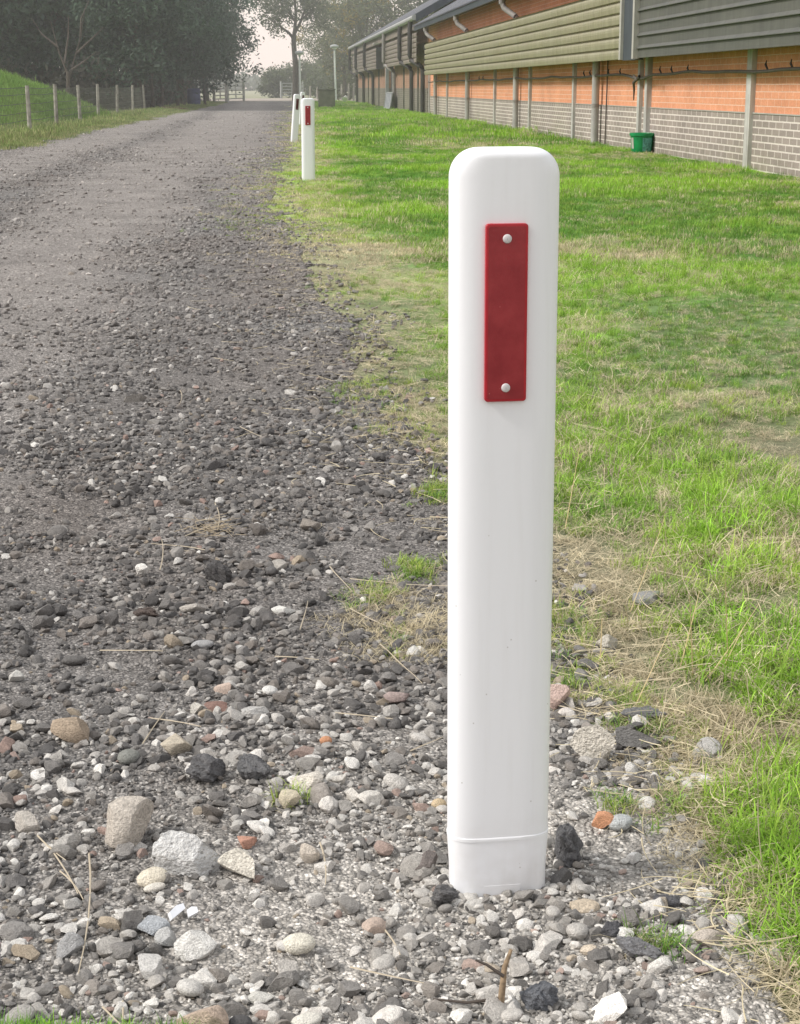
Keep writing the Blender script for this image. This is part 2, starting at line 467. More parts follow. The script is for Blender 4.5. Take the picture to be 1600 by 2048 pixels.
# road: columns stretched between its two ragged edges
ys = np.concatenate([np.linspace(-6, 0.4, 20), 0.4 + np.geomspace(0.02, 117, 520)])
u = np.linspace(0, 1, 190) ** 0.72
LX, RX = left_x(ys), edge_x(ys)
X = LX[:, None] + (RX - LX)[:, None] * u[None, :]; Y = np.repeat(ys[:, None], len(u), 1)
X = np.hstack([X[:, :1] - 0.012, X, X[:, -1:] + 0.012]); Y = np.hstack([Y[:, :1], Y, Y[:, -1:]])
drop = np.zeros_like(X); drop[:, 0] = drop[:, -1] = 0.07      # the sheet's rim turns down into the soil
V, F = grid(X, Y, lambda x, y: ground_h(x, y) - drop)
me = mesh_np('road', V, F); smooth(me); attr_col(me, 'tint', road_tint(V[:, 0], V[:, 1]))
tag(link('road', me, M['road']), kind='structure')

# pale yard crossing the end of the road
V, F = grid(np.linspace(-14, 14, 60), np.linspace(104, 132, 30), lambda x, y: 0.006 + 0 * x)
V[:, 1] += (fbm(V[:, 0] * 0.8, V[:, 1] * 0 + V[:, 1] // 100, 5, 3) - 0.5) * 1.5
me = mesh_np('yard', V, F); attr_col(me, 'tint', np.tile([0.40, 0.355, 0.31], (len(V), 1)))
tag(link('yard', me, M['ground']), kind='structure')

# grassy mound on the left beyond the fence
def mound_z(x, y):
    r = np.sqrt(((x + 9.6) / 5.2) ** 2 + ((y - 45) / 15.0) ** 2)
    return 1.62 * np.clip(1 - r ** 1.7, -0.03, 1) ** 1.0 * (0.92 + 0.16 * fbm(x * 0.6, y * 0.4, 13, 3)) + (fbm(x * 2, y * 2, 15, 3) - 0.5) * 0.08
V, F = grid(np.linspace(-16, -4.3, 80), np.linspace(28, 62, 80), mound_z)
me = mesh_np('mound', V, F); smooth(me)
mn = fbm(V[:, 0] * 1.2, V[:, 1] * 0.8, 17, 4)[:, None]
attr_col(me, 'tint', lerp(np.array([0.085, 0.15, 0.04]), np.array([0.20, 0.27, 0.07]), mn))
tag(link('mound', me, M['ground']), kind='structure')

# ------------------------------------------------------------------ instanced stuff (gravel, grass)
def scatter(name, P, rot, scl, idx, tint, templates):
    me = bpy.data.meshes.new(name)
    me.vertices.add(len(P)); me.vertices.foreach_set('co', np.ascontiguousarray(P, np.float32).ravel())
    for an, ty, key, arr in (('rot', 'FLOAT_VECTOR', 'vector', rot), ('scl', 'FLOAT_VECTOR', 'vector', scl)):
        a = me.attributes.new(an, ty, 'POINT'); a.data.foreach_set(key, np.ascontiguousarray(arr, np.float32).ravel())
    a = me.attributes.new('idx', 'INT', 'POINT'); a.data.foreach_set('value', np.ascontiguousarray(idx, np.int32))
    attr_col(me, 'tint', tint)
    ob = bpy.data.objects.new(name, me); COL.objects.link(ob)
    coll = bpy.data.collections.new(name + '_kinds')
    for i, (tm, mt) in enumerate(templates):
        tm.materials.clear(); tm.materials.append(mt)
        coll.objects.link(bpy.data.objects.new('%s_kind_%03d' % (name, i), tm))
    ng = bpy.data.node_groups.new(name + '_nodes', 'GeometryNodeTree')
    ng.interface.new_socket('Geometry', in_out='INPUT', socket_type='NodeSocketGeometry')
    ng.interface.new_socket('Geometry', in_out='OUTPUT', socket_type='NodeSocketGeometry')
    N = ng.nodes; L = ng.links
    gi, go = N.new('NodeGroupInput'), N.new('NodeGroupOutput')
    ci = N.new('GeometryNodeCollectionInfo'); ci.inputs['Collection'].default_value = coll
    ci.inputs['Separate Children'].default_value = True; ci.inputs['Reset Children'].default_value = True
    iop = N.new('GeometryNodeInstanceOnPoints'); iop.inputs['Pick Instance'].default_value = True
    def na(nm, ty):
        a = N.new('GeometryNodeInputNamedAttribute'); a.data_type = ty; a.inputs['Name'].default_value = nm
        return a.outputs['Attribute']
    e2r = N.new('FunctionNodeEulerToRotation')
    L.new(na('rot', 'FLOAT_VECTOR'), e2r.inputs[0])
    L.new(gi.outputs[0], iop.inputs['Points']); L.new(ci.outputs[0], iop.inputs['Instance'])
    L.new(na('idx', 'INT'), iop.inputs['Instance Index']); L.new(e2r.outputs[0], iop.inputs['Rotation'])
    L.new(na('scl', 'FLOAT_VECTOR'), iop.inputs['Scale'])
    L.new(iop.outputs[0], go.inputs[0])
    md = ob.modifiers.new('scatter', 'NODES'); md.node_group = ng
    return tag(ob, kind='stuff')

_ico = {}
def ico(sub):
    if sub not in _ico:
        import bmesh
        bm = bmesh.new(); bmesh.ops.create_icosphere(bm, subdivisions=sub, radius=1.0)
        V = np.array([v.co[:] for v in bm.verts]); F = np.array([[v.index for v in f.verts] for f in bm.faces]); bm.free()
        _ico[sub] = (V, F)
    return _ico[sub]

def rock_mesh(name, seed, sub=3, cuts=9, rough=0.10, flat=0.75, rounded=False, lumpy=0.0, lims=(0.46, 0.80)):
    """a stone: a ball chipped by random planes, then roughened; unit half-width"""
    r = np.random.default_rng(seed)
    V, F = ico(sub)
    V = V.copy() * np.array([1.0, r.uniform(0.72, 0.95), flat])
    if lumpy:
        for _ in range(14):
            d = r.normal(size=3); d /= np.linalg.norm(d)
            k = np.clip((V @ d) / (np.linalg.norm(V, axis=1) + 1e-6), 0, 1) ** 10
            V *= (1 + lumpy * r.uniform(-0.6, 1) * k)[:, None]
    for _ in range(0 if rounded else cuts):
        d = r.normal(size=3); d /= np.linalg.norm(d)
        ext = np.max(V @ d); lim = ext * r.uniform(*lims)
        over = np.clip(V @ d - lim, 0, None)
        V = V - over[:, None] * d * r.uniform(0.85, 1.0)
    a = V * 2.3 + seed
    n = fbm(a[:, 0] + a[:, 2] * 0.7, a[:, 1] + a[:, 2] * 1.1, seed, 4) - 0.5
    n2 = fbm(a[:, 0] * 3 + a[:, 2] * 2.1, a[:, 1] * 3 - a[:, 2] * 1.9, seed + 5, 3) - 0.5
    V = V * (1 + rough * 1.6 * n + rough * 0.9 * n2)[:, None]
    V /= np.max(np.abs(V[:, 0]))
    me = mesh_np(name, V, F)
    smooth(me, True, 180 if rounded else 24)
    return me

stones = []
for i in range(10): stones.append((rock_mesh('angular_stone', 100 + i, 2, 9, 0.12, RNG.uniform(0.6, 0.85)), M['gravel_stone']))
for i in range(5): stones.append((rock_mesh('rounded_stone', 150 + i, 2, 4, 0.10, RNG.uniform(0.5, 0.75), rounded=True), M['gravel_stone']))
for i in range(4): stones.append((rock_mesh('cinder_lump', 180 + i, 3, 5, 0.26, 0.8, lumpy=0.3), M['gravel_stone']))

def visible_x(y, pad):
    # span of the road worth covering with loose stones at distance y, with a margin on both sides
    c = 0.0757 * y; h = 0.245 * y + pad
    return c - h, c + h

def gravel_band(y0, y1, dens, med, pad, sig=0.42, maxr=0.016):
    xa, xb = visible_x(y1, pad)
    xa = max(xa, -4.6)
    xb = min(xb, 2.2)
    n = int((xb - xa) * (y1 - y0) * dens)
    x = RNG.uniform(xa, xb, n); y = RNG.uniform(y0, y1, n)
    s = x - edge_x(y)
    sc = np.clip(0.04 + 0.055 * y, 0.10, 0.5)
    t = track_mix(x, y)
    keep = RNG.random(n) < (1 - sstep(-0.5, 0.75, s / sc)) * (1 - 0.86 * t * (y > 2.2)) * (0.55 + 0.9 * fbm(x * 4, y * 4, 101, 3))
    keep &= x > left_x(y) - 0.3
    # patches of bare grit between the loose stones
    bare = sstep(0.56, 0.70, fbm(x * 5.0, y * 4.0, 111, 3)) * (y < 9)
    keep &= RNG.random(n) > bare * 0.8
    x, y, t = x[keep], y[keep], t[keep]
    r = med * np.exp(RNG.normal(0, sig, len(x)))
    r = np.clip(r, med * 0.35, maxr)
    return x, y, r
bands = [gravel_band(1.12, 1.75, 11500, 0.0036, 0.25, 0.50), gravel_band(1.75, 2.6, 10500, 0.0038, 0.25, 0.48), gravel_band(2.6, 4.0, 8200, 0.0042, 0.3, 0.45),
         gravel_band(4.0, 6.5, 3600, 0.0052, 0.35, 0.42, 0.013), gravel_band(6.5, 11, 1500, 0.0060, 0.5, 0.42, 0.015), gravel_band(11, 24, 420, 0.0076, 0.8, 0.42, 0.018), gravel_band(24, 60, 40, 0.010, 1.0, 0.4, 0.022),
         gravel_band(1.12, 1.95, 26000, 0.0016, 0.2, 0.35, 0.004), gravel_band(1.15, 2.1, 620, 0.0088, 0.2, 0.3, 0.016), gravel_band(2.2, 4.0, 150, 0.0095, 0.2, 0.3, 0.016)]
a_ = RNG.uniform(0, 6.283, 420); q_ = 1.0 + np.abs(RNG.normal(0, 0.22, 420))
bands.append((base_c.x + 0.0515 * q_ * np.sign(np.cos(a_)) * np.abs(np.cos(a_)) ** 0.75, base_c.y + 0.023 + (0.023 + (q_ - 1) * 0.05) * np.sign(np.sin(a_)) * np.abs(np.sin(a_)) ** 0.85, np.clip(0.0034 * np.exp(RNG.normal(0, 0.5, 420)), 0.0015, 0.010)))
x, y, r = (np.concatenate([b[i] for b in bands]) for i in range(3))
n = len(x)
p = pale_mix(x, y); t = track_mix(x, y)
pal = np.array([[0.095, 0.093, 0.093], [0.205, 0.197, 0.189], [0.245, 0.220, 0.198], [0.40, 0.382, 0.356], [0.66, 0.635, 0.595], [0.85, 0.83, 0.785], [0.42, 0.295, 0.25], [0.46, 0.38, 0.28]])
w_dark = np.array([0.30, 0.30, 0.20, 0.12, 0.04, 0.012, 0.014, 0.014]); w_pale = np.array([0.17, 0.13, 0.09, 0.18, 0.22, 0.17, 0.02, 0.02])
mixw = np.clip(p * 1.25 + 0.32 * (fbm(x * 1.4, y * 1.4, 121, 3) - 0.42) + 0.52 * (r > 0.0058) * (y < 2.2), 0, 1)[:, None]
W = lerp(w_dark, w_pale, mixw); W = np.cumsum(W / W.sum(1, keepdims=True), 1)
k = (RNG.random(n)[:, None] > W).sum(1).clip(0, 7)
tint = pal[k] * np.exp(RNG.normal(0, 0.16, (n, 1)))
rt = road_tint(x, y) * 1.22
tint = lerp(tint, rt * np.exp(RNG.normal(0, 0.22, (n, 1))), (0.20 + 0.62 * sstep(3, 9, y))[:, None])
rot = np.stack([RNG.normal(0, 0.35, n), RNG.normal(0, 0.35, n), RNG.uniform(0, 6.283, n)], 1)
scl = r[:, None] * np.stack([RNG.uniform(0.9, 1.3, n), RNG.uniform(0.85, 1.15, n), RNG.uniform(0.65, 1.0, n)], 1)
idx = np.where(RNG.random(n) < 0.91, RNG.integers(0, 10, n), RNG.integers(10, 15, n))
lump = (k == 0) & (r > 0.006) & (RNG.random(n) < 0.6); idx[lump] = RNG.integers(15, 19, lump.sum())
P = np.stack([x, y, ground_h(x, y) + r * RNG.uniform(0.0, 0.55, n)], 1)
print('gravel stones', n)
scatter('gravel', P, rot, scl, idx, tint, stones)

# grass tufts
def tuft(name, seed, nb, rad, ln, wd, lean, flat=0.0, segs=3):
    r = np.random.default_rng(seed)
    V, F, SH = [], [], []
    for b in range(nb):
        a = r.uniform(0, 6.283); q = rad * math.sqrt(r.random())
        bx, by = q * math.cos(a), q * math.sin(a)
        d = r.uniform(0, 6.283); L = ln * r.uniform(0.55, 1.25); w = wd * r.uniform(0.7, 1.3)
        le = min(1.5, max(0.02, r.normal(lean, 0.3)))
        px, pz, ang = 0.0, 0.0 + flat * r.uniform(0.1, 1) * 0.01, le * 0.35 + flat * 0.9
        twist = r.uniform(-0.6, 0.6)
        o = len(V); dx, dy = math.cos(d), math.sin(d)
        sh = r.uniform(0.25, 1.0)
        for s in range(segs + 1):
            f = s / segs
            ww = w * (1 - f) ** 0.6 * 0.5 if s else w * 0.4
            sd = d + math.pi / 2 + twist * f
            cx, cy = bx + dx * px, by + dy * px
            V.append((cx + math.cos(sd) * ww, cy + math.sin(sd) * ww, pz)); V.append((cx - math.cos(sd) * ww, cy - math.sin(sd) * ww, pz))
            SH += [sh * (0.55 + 0.5 * f)] * 2  # random blade tone, with occlusion darkening painted in towards the root
            px += math.sin(ang) * L / segs; pz = max(0.0015, pz + math.cos(ang) * L / segs)
            ang = min(ang + le * 0.55 + r.normal(0, 0.12), 2.0)
        for s in range(segs):
            F.append((o + 2 * s, o + 2 * s + 1, o + 2 * s + 3, o + 2 * s + 2))
    me = mesh_np(name, np.array(V), np.array(F)); smooth(me)
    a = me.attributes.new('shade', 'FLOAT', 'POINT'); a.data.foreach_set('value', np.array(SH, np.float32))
    return me
kinds = []
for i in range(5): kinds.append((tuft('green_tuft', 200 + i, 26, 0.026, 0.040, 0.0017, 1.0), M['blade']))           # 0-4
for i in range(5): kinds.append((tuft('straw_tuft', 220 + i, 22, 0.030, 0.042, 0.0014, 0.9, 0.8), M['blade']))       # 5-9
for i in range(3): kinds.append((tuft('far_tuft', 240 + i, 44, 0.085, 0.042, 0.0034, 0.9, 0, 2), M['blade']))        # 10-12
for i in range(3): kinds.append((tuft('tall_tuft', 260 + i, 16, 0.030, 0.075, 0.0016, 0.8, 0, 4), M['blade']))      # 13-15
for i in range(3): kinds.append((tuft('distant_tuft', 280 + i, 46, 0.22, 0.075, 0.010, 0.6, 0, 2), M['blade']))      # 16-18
acc = []
def grass_band(y0, y1, dens, lod, xmax=4.75, pad=0.4):
    xb = min(0.0757 * y1 + 0.245 * y1 + pad, xmax); xa = -0.9
    n = int((xb - xa) * (y1 - y0) * dens)
    x = RNG.uniform(xa, xb, n); y = RNG.uniform(y0, y1, n)
    s, straw, lush, n3 = turf_fields(x, y)
    dn = sstep(-0.75, 0.40, s + (fbm(x * 7, y * 5, 131, 3) - 0.5) * 1.6)
    # isolated sprigs out on the gravel side
    keep = RNG.random(n) < dn
    x, y, s, straw, lush, n3 = (q[keep] for q in (x, y, s, straw, lush, n3)); n = len(x)
    isst = RNG.random(n) < straw * 0.66 + 0.32 * (y < 9) + 0.10 + 0.25 * sstep(0.55, 0.7, fbm(x * 9, y * 7, 151, 2)) * (y < 6)
    yel = np.clip(straw * 0.7 + 0.16 + RNG.normal(0, 0.24, n), 0, 1)[:, None]
    gcol = lerp(lerp(GREEN_B, GREEN_A, np.clip(lush + RNG.normal(0, 0.2, n), 0, 1)[:, None]), GREEN_Y, yel)
    scol = lerp(STRAW_B, STRAW_A, RNG.random((n, 1)))
    col = np.where(isst[:, None], scol, gcol) * np.exp(RNG.normal(0, 0.20, (n, 1)))
    hs = (0.62 + 0.55 * lush * (1 - straw * 0.6)) * np.exp(RNG.normal(0, 0.22, n)) * (0.5 + 0.5 * sstep(-0.2, 1.5, s)) * (1 - 0.35 * straw)
    if lod == 0:
        idx = np.where(isst, RNG.integers(5, 10, n), RNG.integers(0, 5, n))
        tall = (~isst) & (lush > 0.6) & (RNG.random(n) < 0.07); idx[tall] = RNG.integers(13, 16, tall.sum())
    elif lod == 1: idx = RNG.integers(10, 13, n)
    else: idx = RNG.integers(16, 19, n)
    acc.append((x, y, hs, idx, col))
grass_band(1.10, 2.1, 4600, 0); grass_band(2.1, 3.2, 2500, 0); grass_band(3.2, 5.5, 1250, 0); grass_band(5.5, 8.0, 800, 0); grass_band(8.0, 14, 360, 1); grass_band(14, 24, 170, 1); grass_band(24, 60, 24, 2, pad=2); grass_band(60, 104, 7, 2, pad=2)
# sprigs of grass and flattened dry tufts creeping out over the gravel
for px, py, rx, ry, num, dry in [(835, 1140, 0.020, 0.03, 40, 0.25), (765, 1195, 0.030, 0.04, 60, 0.6), (800, 1245, 0.05, 0.06, 90, 0.95), (850, 1300, 0.04, 0.06, 60, 0.95), (880, 985, 0.02, 0.05, 50, 0.15),
                                 (745, 775, 0.07, 0.12, 120, 0.45), (800, 850, 0.08, 0.14, 120, 0.75), (700, 560, 0.12, 0.3, 120, 0.7), (490, 445, 0.14, 0.35, 70, 0.2), (585, 1600, 0.006, 0.01, 5, 0.1), (1215, 1600, 0.012, 0.02, 10, 0.4),
                                 (1140, 1250, 0.04, 0.07, 110, 0.55), (1190, 1380, 0.035, 0.05, 70, 0.5), (1300, 1440, 0.03, 0.05, 60, 0.6), (1340, 1590, 0.02, 0.05, 45, 0.6), (1310, 1880, 0.012, 0.02, 12, 0.2)]:
    c_ = gp(px, py); x = c_.x + RNG.normal(0, rx, num); y = c_.y + RNG.normal(0, ry, num)
    isst = RNG.random(num) < dry
    col = np.where(isst[:, None], lerp(STRAW_B, STRAW_A, RNG.random((num, 1))), lerp(GREEN_B, GREEN_Y, RNG.random((num, 1)))) * np.exp(RNG.normal(0, 0.15, (num, 1)))
    acc.append((x, y, RNG.uniform(0.45, 0.85, num), np.where(isst, RNG.integers(5, 10, num), RNG.integers(0, 5, num)), col))
x, y, hs, idx, col = (np.concatenate([a[i] for a in acc]) for i in range(5))
n = len(x); print('tufts', n)
rot = np.stack([RNG.normal(0, 0.12, n), RNG.normal(0, 0.12, n), RNG.uniform(0, 6.283, n)], 1)
wsc = np.clip(hs, 0.7, 1.2)
scatter('lawn_grass', np.stack([x, y, ground_h(x, y) - 0.003], 1), rot, np.stack([wsc, wsc, hs], 1), idx, col, kinds)

# rough dry verge along the left side of the road, the mound, and a tuft by the near left corner
acc = []
n = 5200
y = 18 + 75 * RNG.random(n) ** 1.4; x = left_x(y) - np.abs(RNG.normal(0, 0.75, n)) + 0.12 + 0.5 * fbm(y * 1.3, y * 0, 141, 3) * RNG.random(n)
k = x > -6.2; x, y = x[k], y[k]; n = len(x)
f = RNG.random((n, 1))
col = lerp(np.array([0.42, 0.385, 0.22]), np.array([0.19, 0.29, 0.09]), f ** 0.7) * np.exp(RNG.normal(0, 0.2, (n, 1)))
z = np.where((x < -4.3) & (y > 28) & (y < 62), np.maximum(mound_z(x, y), 0), 0) - 0.01
acc.append((x, y, z, RNG.uniform(0.5, 1.7, n) * (0.45 + 0.55 * sstep(0, 0.5, left_x(y) - x)), np.full(n, 0) + RNG.integers(3, 6, n), col))
n = 9000
x = RNG.uniform(-15, -4.4, n); y = RNG.uniform(28.5, 60, n); z = mound_z(x, y); k = z > 0.02; x, y, z = x[k], y[k], z[k]; n = len(x)
mn = np.clip(fbm(x * 1.2, y * 0.8, 17, 4) + RNG.normal(0, 0.12, n), 0, 1)[:, None]
acc.append((x, y, z - 0.01, RNG.uniform(0.8, 1.6, n), RNG.integers(3, 6, n), lerp(np.array([0.12, 0.24, 0.06]), np.array([0.29, 0.43, 0.11]), mn)))
n = 300
x = RNG.uniform(-0.30, -0.065, n); c0, c1 = gp(0, 2030), gp(360, 2046)
y = c0.y + (x - c0.x) / (c1.x - c0.x) * (c1.y - c0.y) - np.abs(RNG.normal(0, 0.03, n)) - 0.015
acc.append((x, y, ground_h(x, y) - 0.003, RNG.uniform(0.5, 0.8, n), RNG.integers(0, 3, n), lerp(GREEN_B, GREEN_A, RNG.random((n, 1)))))
x, y, z, hs, idx, col = (np.concatenate([a[i] for a in acc]) for i in range(6)); n = len(x)
rot = np.stack([RNG.normal(0, 0.12, n), RNG.normal(0, 0.12, n), RNG.uniform(0, 6.283, n)], 1)
wsc = np.clip(hs, 0.6, 1.3)
scatter('rough_grass', np.stack([x, y, z], 1), rot, np.stack([wsc, wsc, hs], 1), idx, col, [(tuft('green_tuft', 300 + i, 24, 0.026, 0.042, 0.0019, 0.7), M['blade']) for i in range(3)] + [(tuft('verge_tuft', 310 + i, 40, 0.24, 0.085, 0.012, 0.5, 0, 2), M['blade']) for i in range(3)])

# loose dry stems lying about and a few standing ones
V, F, C = [], [], []
def stem(p, d, L, w, z0, z1, bend, c):
    o = len(V); dx, dy = math.cos(d), math.sin(d)
    cx, cy = p
    for s in range(6):
        f = s / 5
        zz = z0 + (z1 - z0) * f + 0.0025
        g_ = float(ground_h(cx, cy)) + zz
        ww = w * (1 - 0.5 * f)
        V.append((cx - dy * ww, cy + dx * ww, g_)); V.append((cx, cy, g_ + ww * 1.2)); V.append((cx + dy * ww, cy - dx * ww, g_))
        C.extend([c] * 3)
        dd = d + bend * f
        cx += math.cos(dd) * L / 5; cy += math.sin(dd) * L / 5; dx, dy = math.cos(dd), math.sin(dd)
    for s in range(5):
        F.append((o + 3 * s, o + 3 * s + 1, o + 3 * s + 4, o + 3 * s + 3)); F.append((o + 3 * s + 1, o + 3 * s + 2, o + 3 * s + 5, o + 3 * s + 4))
for px, py, qx, qy in [(100, 1690, 165, 1790), (178, 1705, 195, 1940), (75, 1668, 128, 1722), (120, 1740, 180, 1800), (205, 2000, 245, 2040), (245, 1990, 247, 2035), (300, 1450, 410, 1470), (285, 1500, 330, 1440),
                       (640, 1690, 668, 1770), (700, 1925, 850, 1955), (770, 1850, 810, 1900), (430, 1010, 455, 1065), (370, 1080, 440, 1050), (320, 1150, 338, 1090), (390, 1050, 450, 1040), (340, 1115, 380, 1116),
                       (660, 1140, 700, 1190), (700, 1165, 890, 1190), (600, 1270, 620, 1200), (760, 1300, 850, 1380), (700, 1220, 800, 1280), (360, 780, 375, 815), (480, 860, 520, 885), (1110, 1420, 1180, 1440), (550, 1330, 640, 1335), (200, 1310, 330, 1315), (410, 1110, 300, 1100), (820, 1520, 890, 1490), (670, 1440, 800, 1450)]:
    a, b = gp(px, py), gp(qx, qy)
    stem((a.x, a.y), math.atan2(b.y - a.y, b.x - a.x), (b - a).length, 0.0011, 0.004, 0.006, random.uniform(-0.25, 0.25), (0.52, 0.45, 0.34))
n = 1200
y = 1.15 + 7.5 * RNG.random(n) ** 1.7; sc = np.clip(0.06 * y - 0.035, 0.045, 0.5)
x = edge_x(y) + sc * RNG.normal(0.25, 0.75, n)
for i in range(n):
    c = tuple(lerp(STRAW_B, STRAW_A, random.random()) * random.uniform(0.75, 1.1))
    st_ = random.random() < 0.05 and x[i] > edge_x(y[i]) + 0.02
    stem((x[i], y[i]), random.uniform(0, 6.28), random.uniform(0.02, 0.075) * (1.0 if not st_ else 0.6), random.uniform(0.0005, 0.0009), random.uniform(0.0, 0.012), random.uniform(0.04, 0.10) if st_ else random.uniform(0.0, 0.014), random.uniform(-1.3, 1.3), c)
n = 800
y = 1.3 + 6.5 * RNG.random(n) ** 1.5; x = edge_x(y) + RNG.uniform(0.0, 0.16, n) * y + 0.02
for i in range(n):
    c = tuple(lerp(STRAW_B, STRAW_A, random.random()) * random.uniform(0.7, 1.1))
    up_ = random.random() < 0.35
    stem((x[i], y[i]), random.uniform(0, 6.28), random.uniform(0.03, 0.08) * (0.6 if up_ else 1), random.uniform(0.0005, 0.0009), random.uniform(0.004, 0.02), random.uniform(0.03, 0.075) if up_ else random.uniform(0.008, 0.028), random.uniform(-1.2, 1.2), c)
c0 = gp(420, 1060)
for i in range(60):
    stem((c0.x + random.gauss(0, 0.022), c0.y + random.gauss(0, 0.03)), random.uniform(0, 6.28), random.uniform(0.02, 0.06), 0.0007, 0.003, random.uniform(0.003, 0.014), random.uniform(-0.6, 0.6), (0.40, 0.33, 0.23))
for px, py, qx, qy in [(1270, 1420, 1345, 1260), (1410, 1370, 1520, 1215), (1440, 1350, 1490, 1260), (1260, 1230, 1330, 1050), (1200, 1330, 1205, 1240), (1385, 1360, 1380, 1200), (1455, 1330, 1450, 1150), (1130, 1060, 1160, 900), (1360, 1340, 1400, 1190)]:
    a = gp(px, py); b = at_depth(qx, qy, a.y + 0.02); h = max(0.03, b.z)
    stem((a.x, a.y), math.atan2(b.y - a.y, b.x - a.x), math.hypot(b.x - a.x, b.y - a.y), 0.0010, 0.0, h, 0.1, (0.56, 0.45, 0.25))
me = mesh_np('dry_stems', np.array(V), np.array(F)); attr_col(me, 'tint', np.array(C))
tag(link('dry_stems', me, M['straw']), kind='stuff')

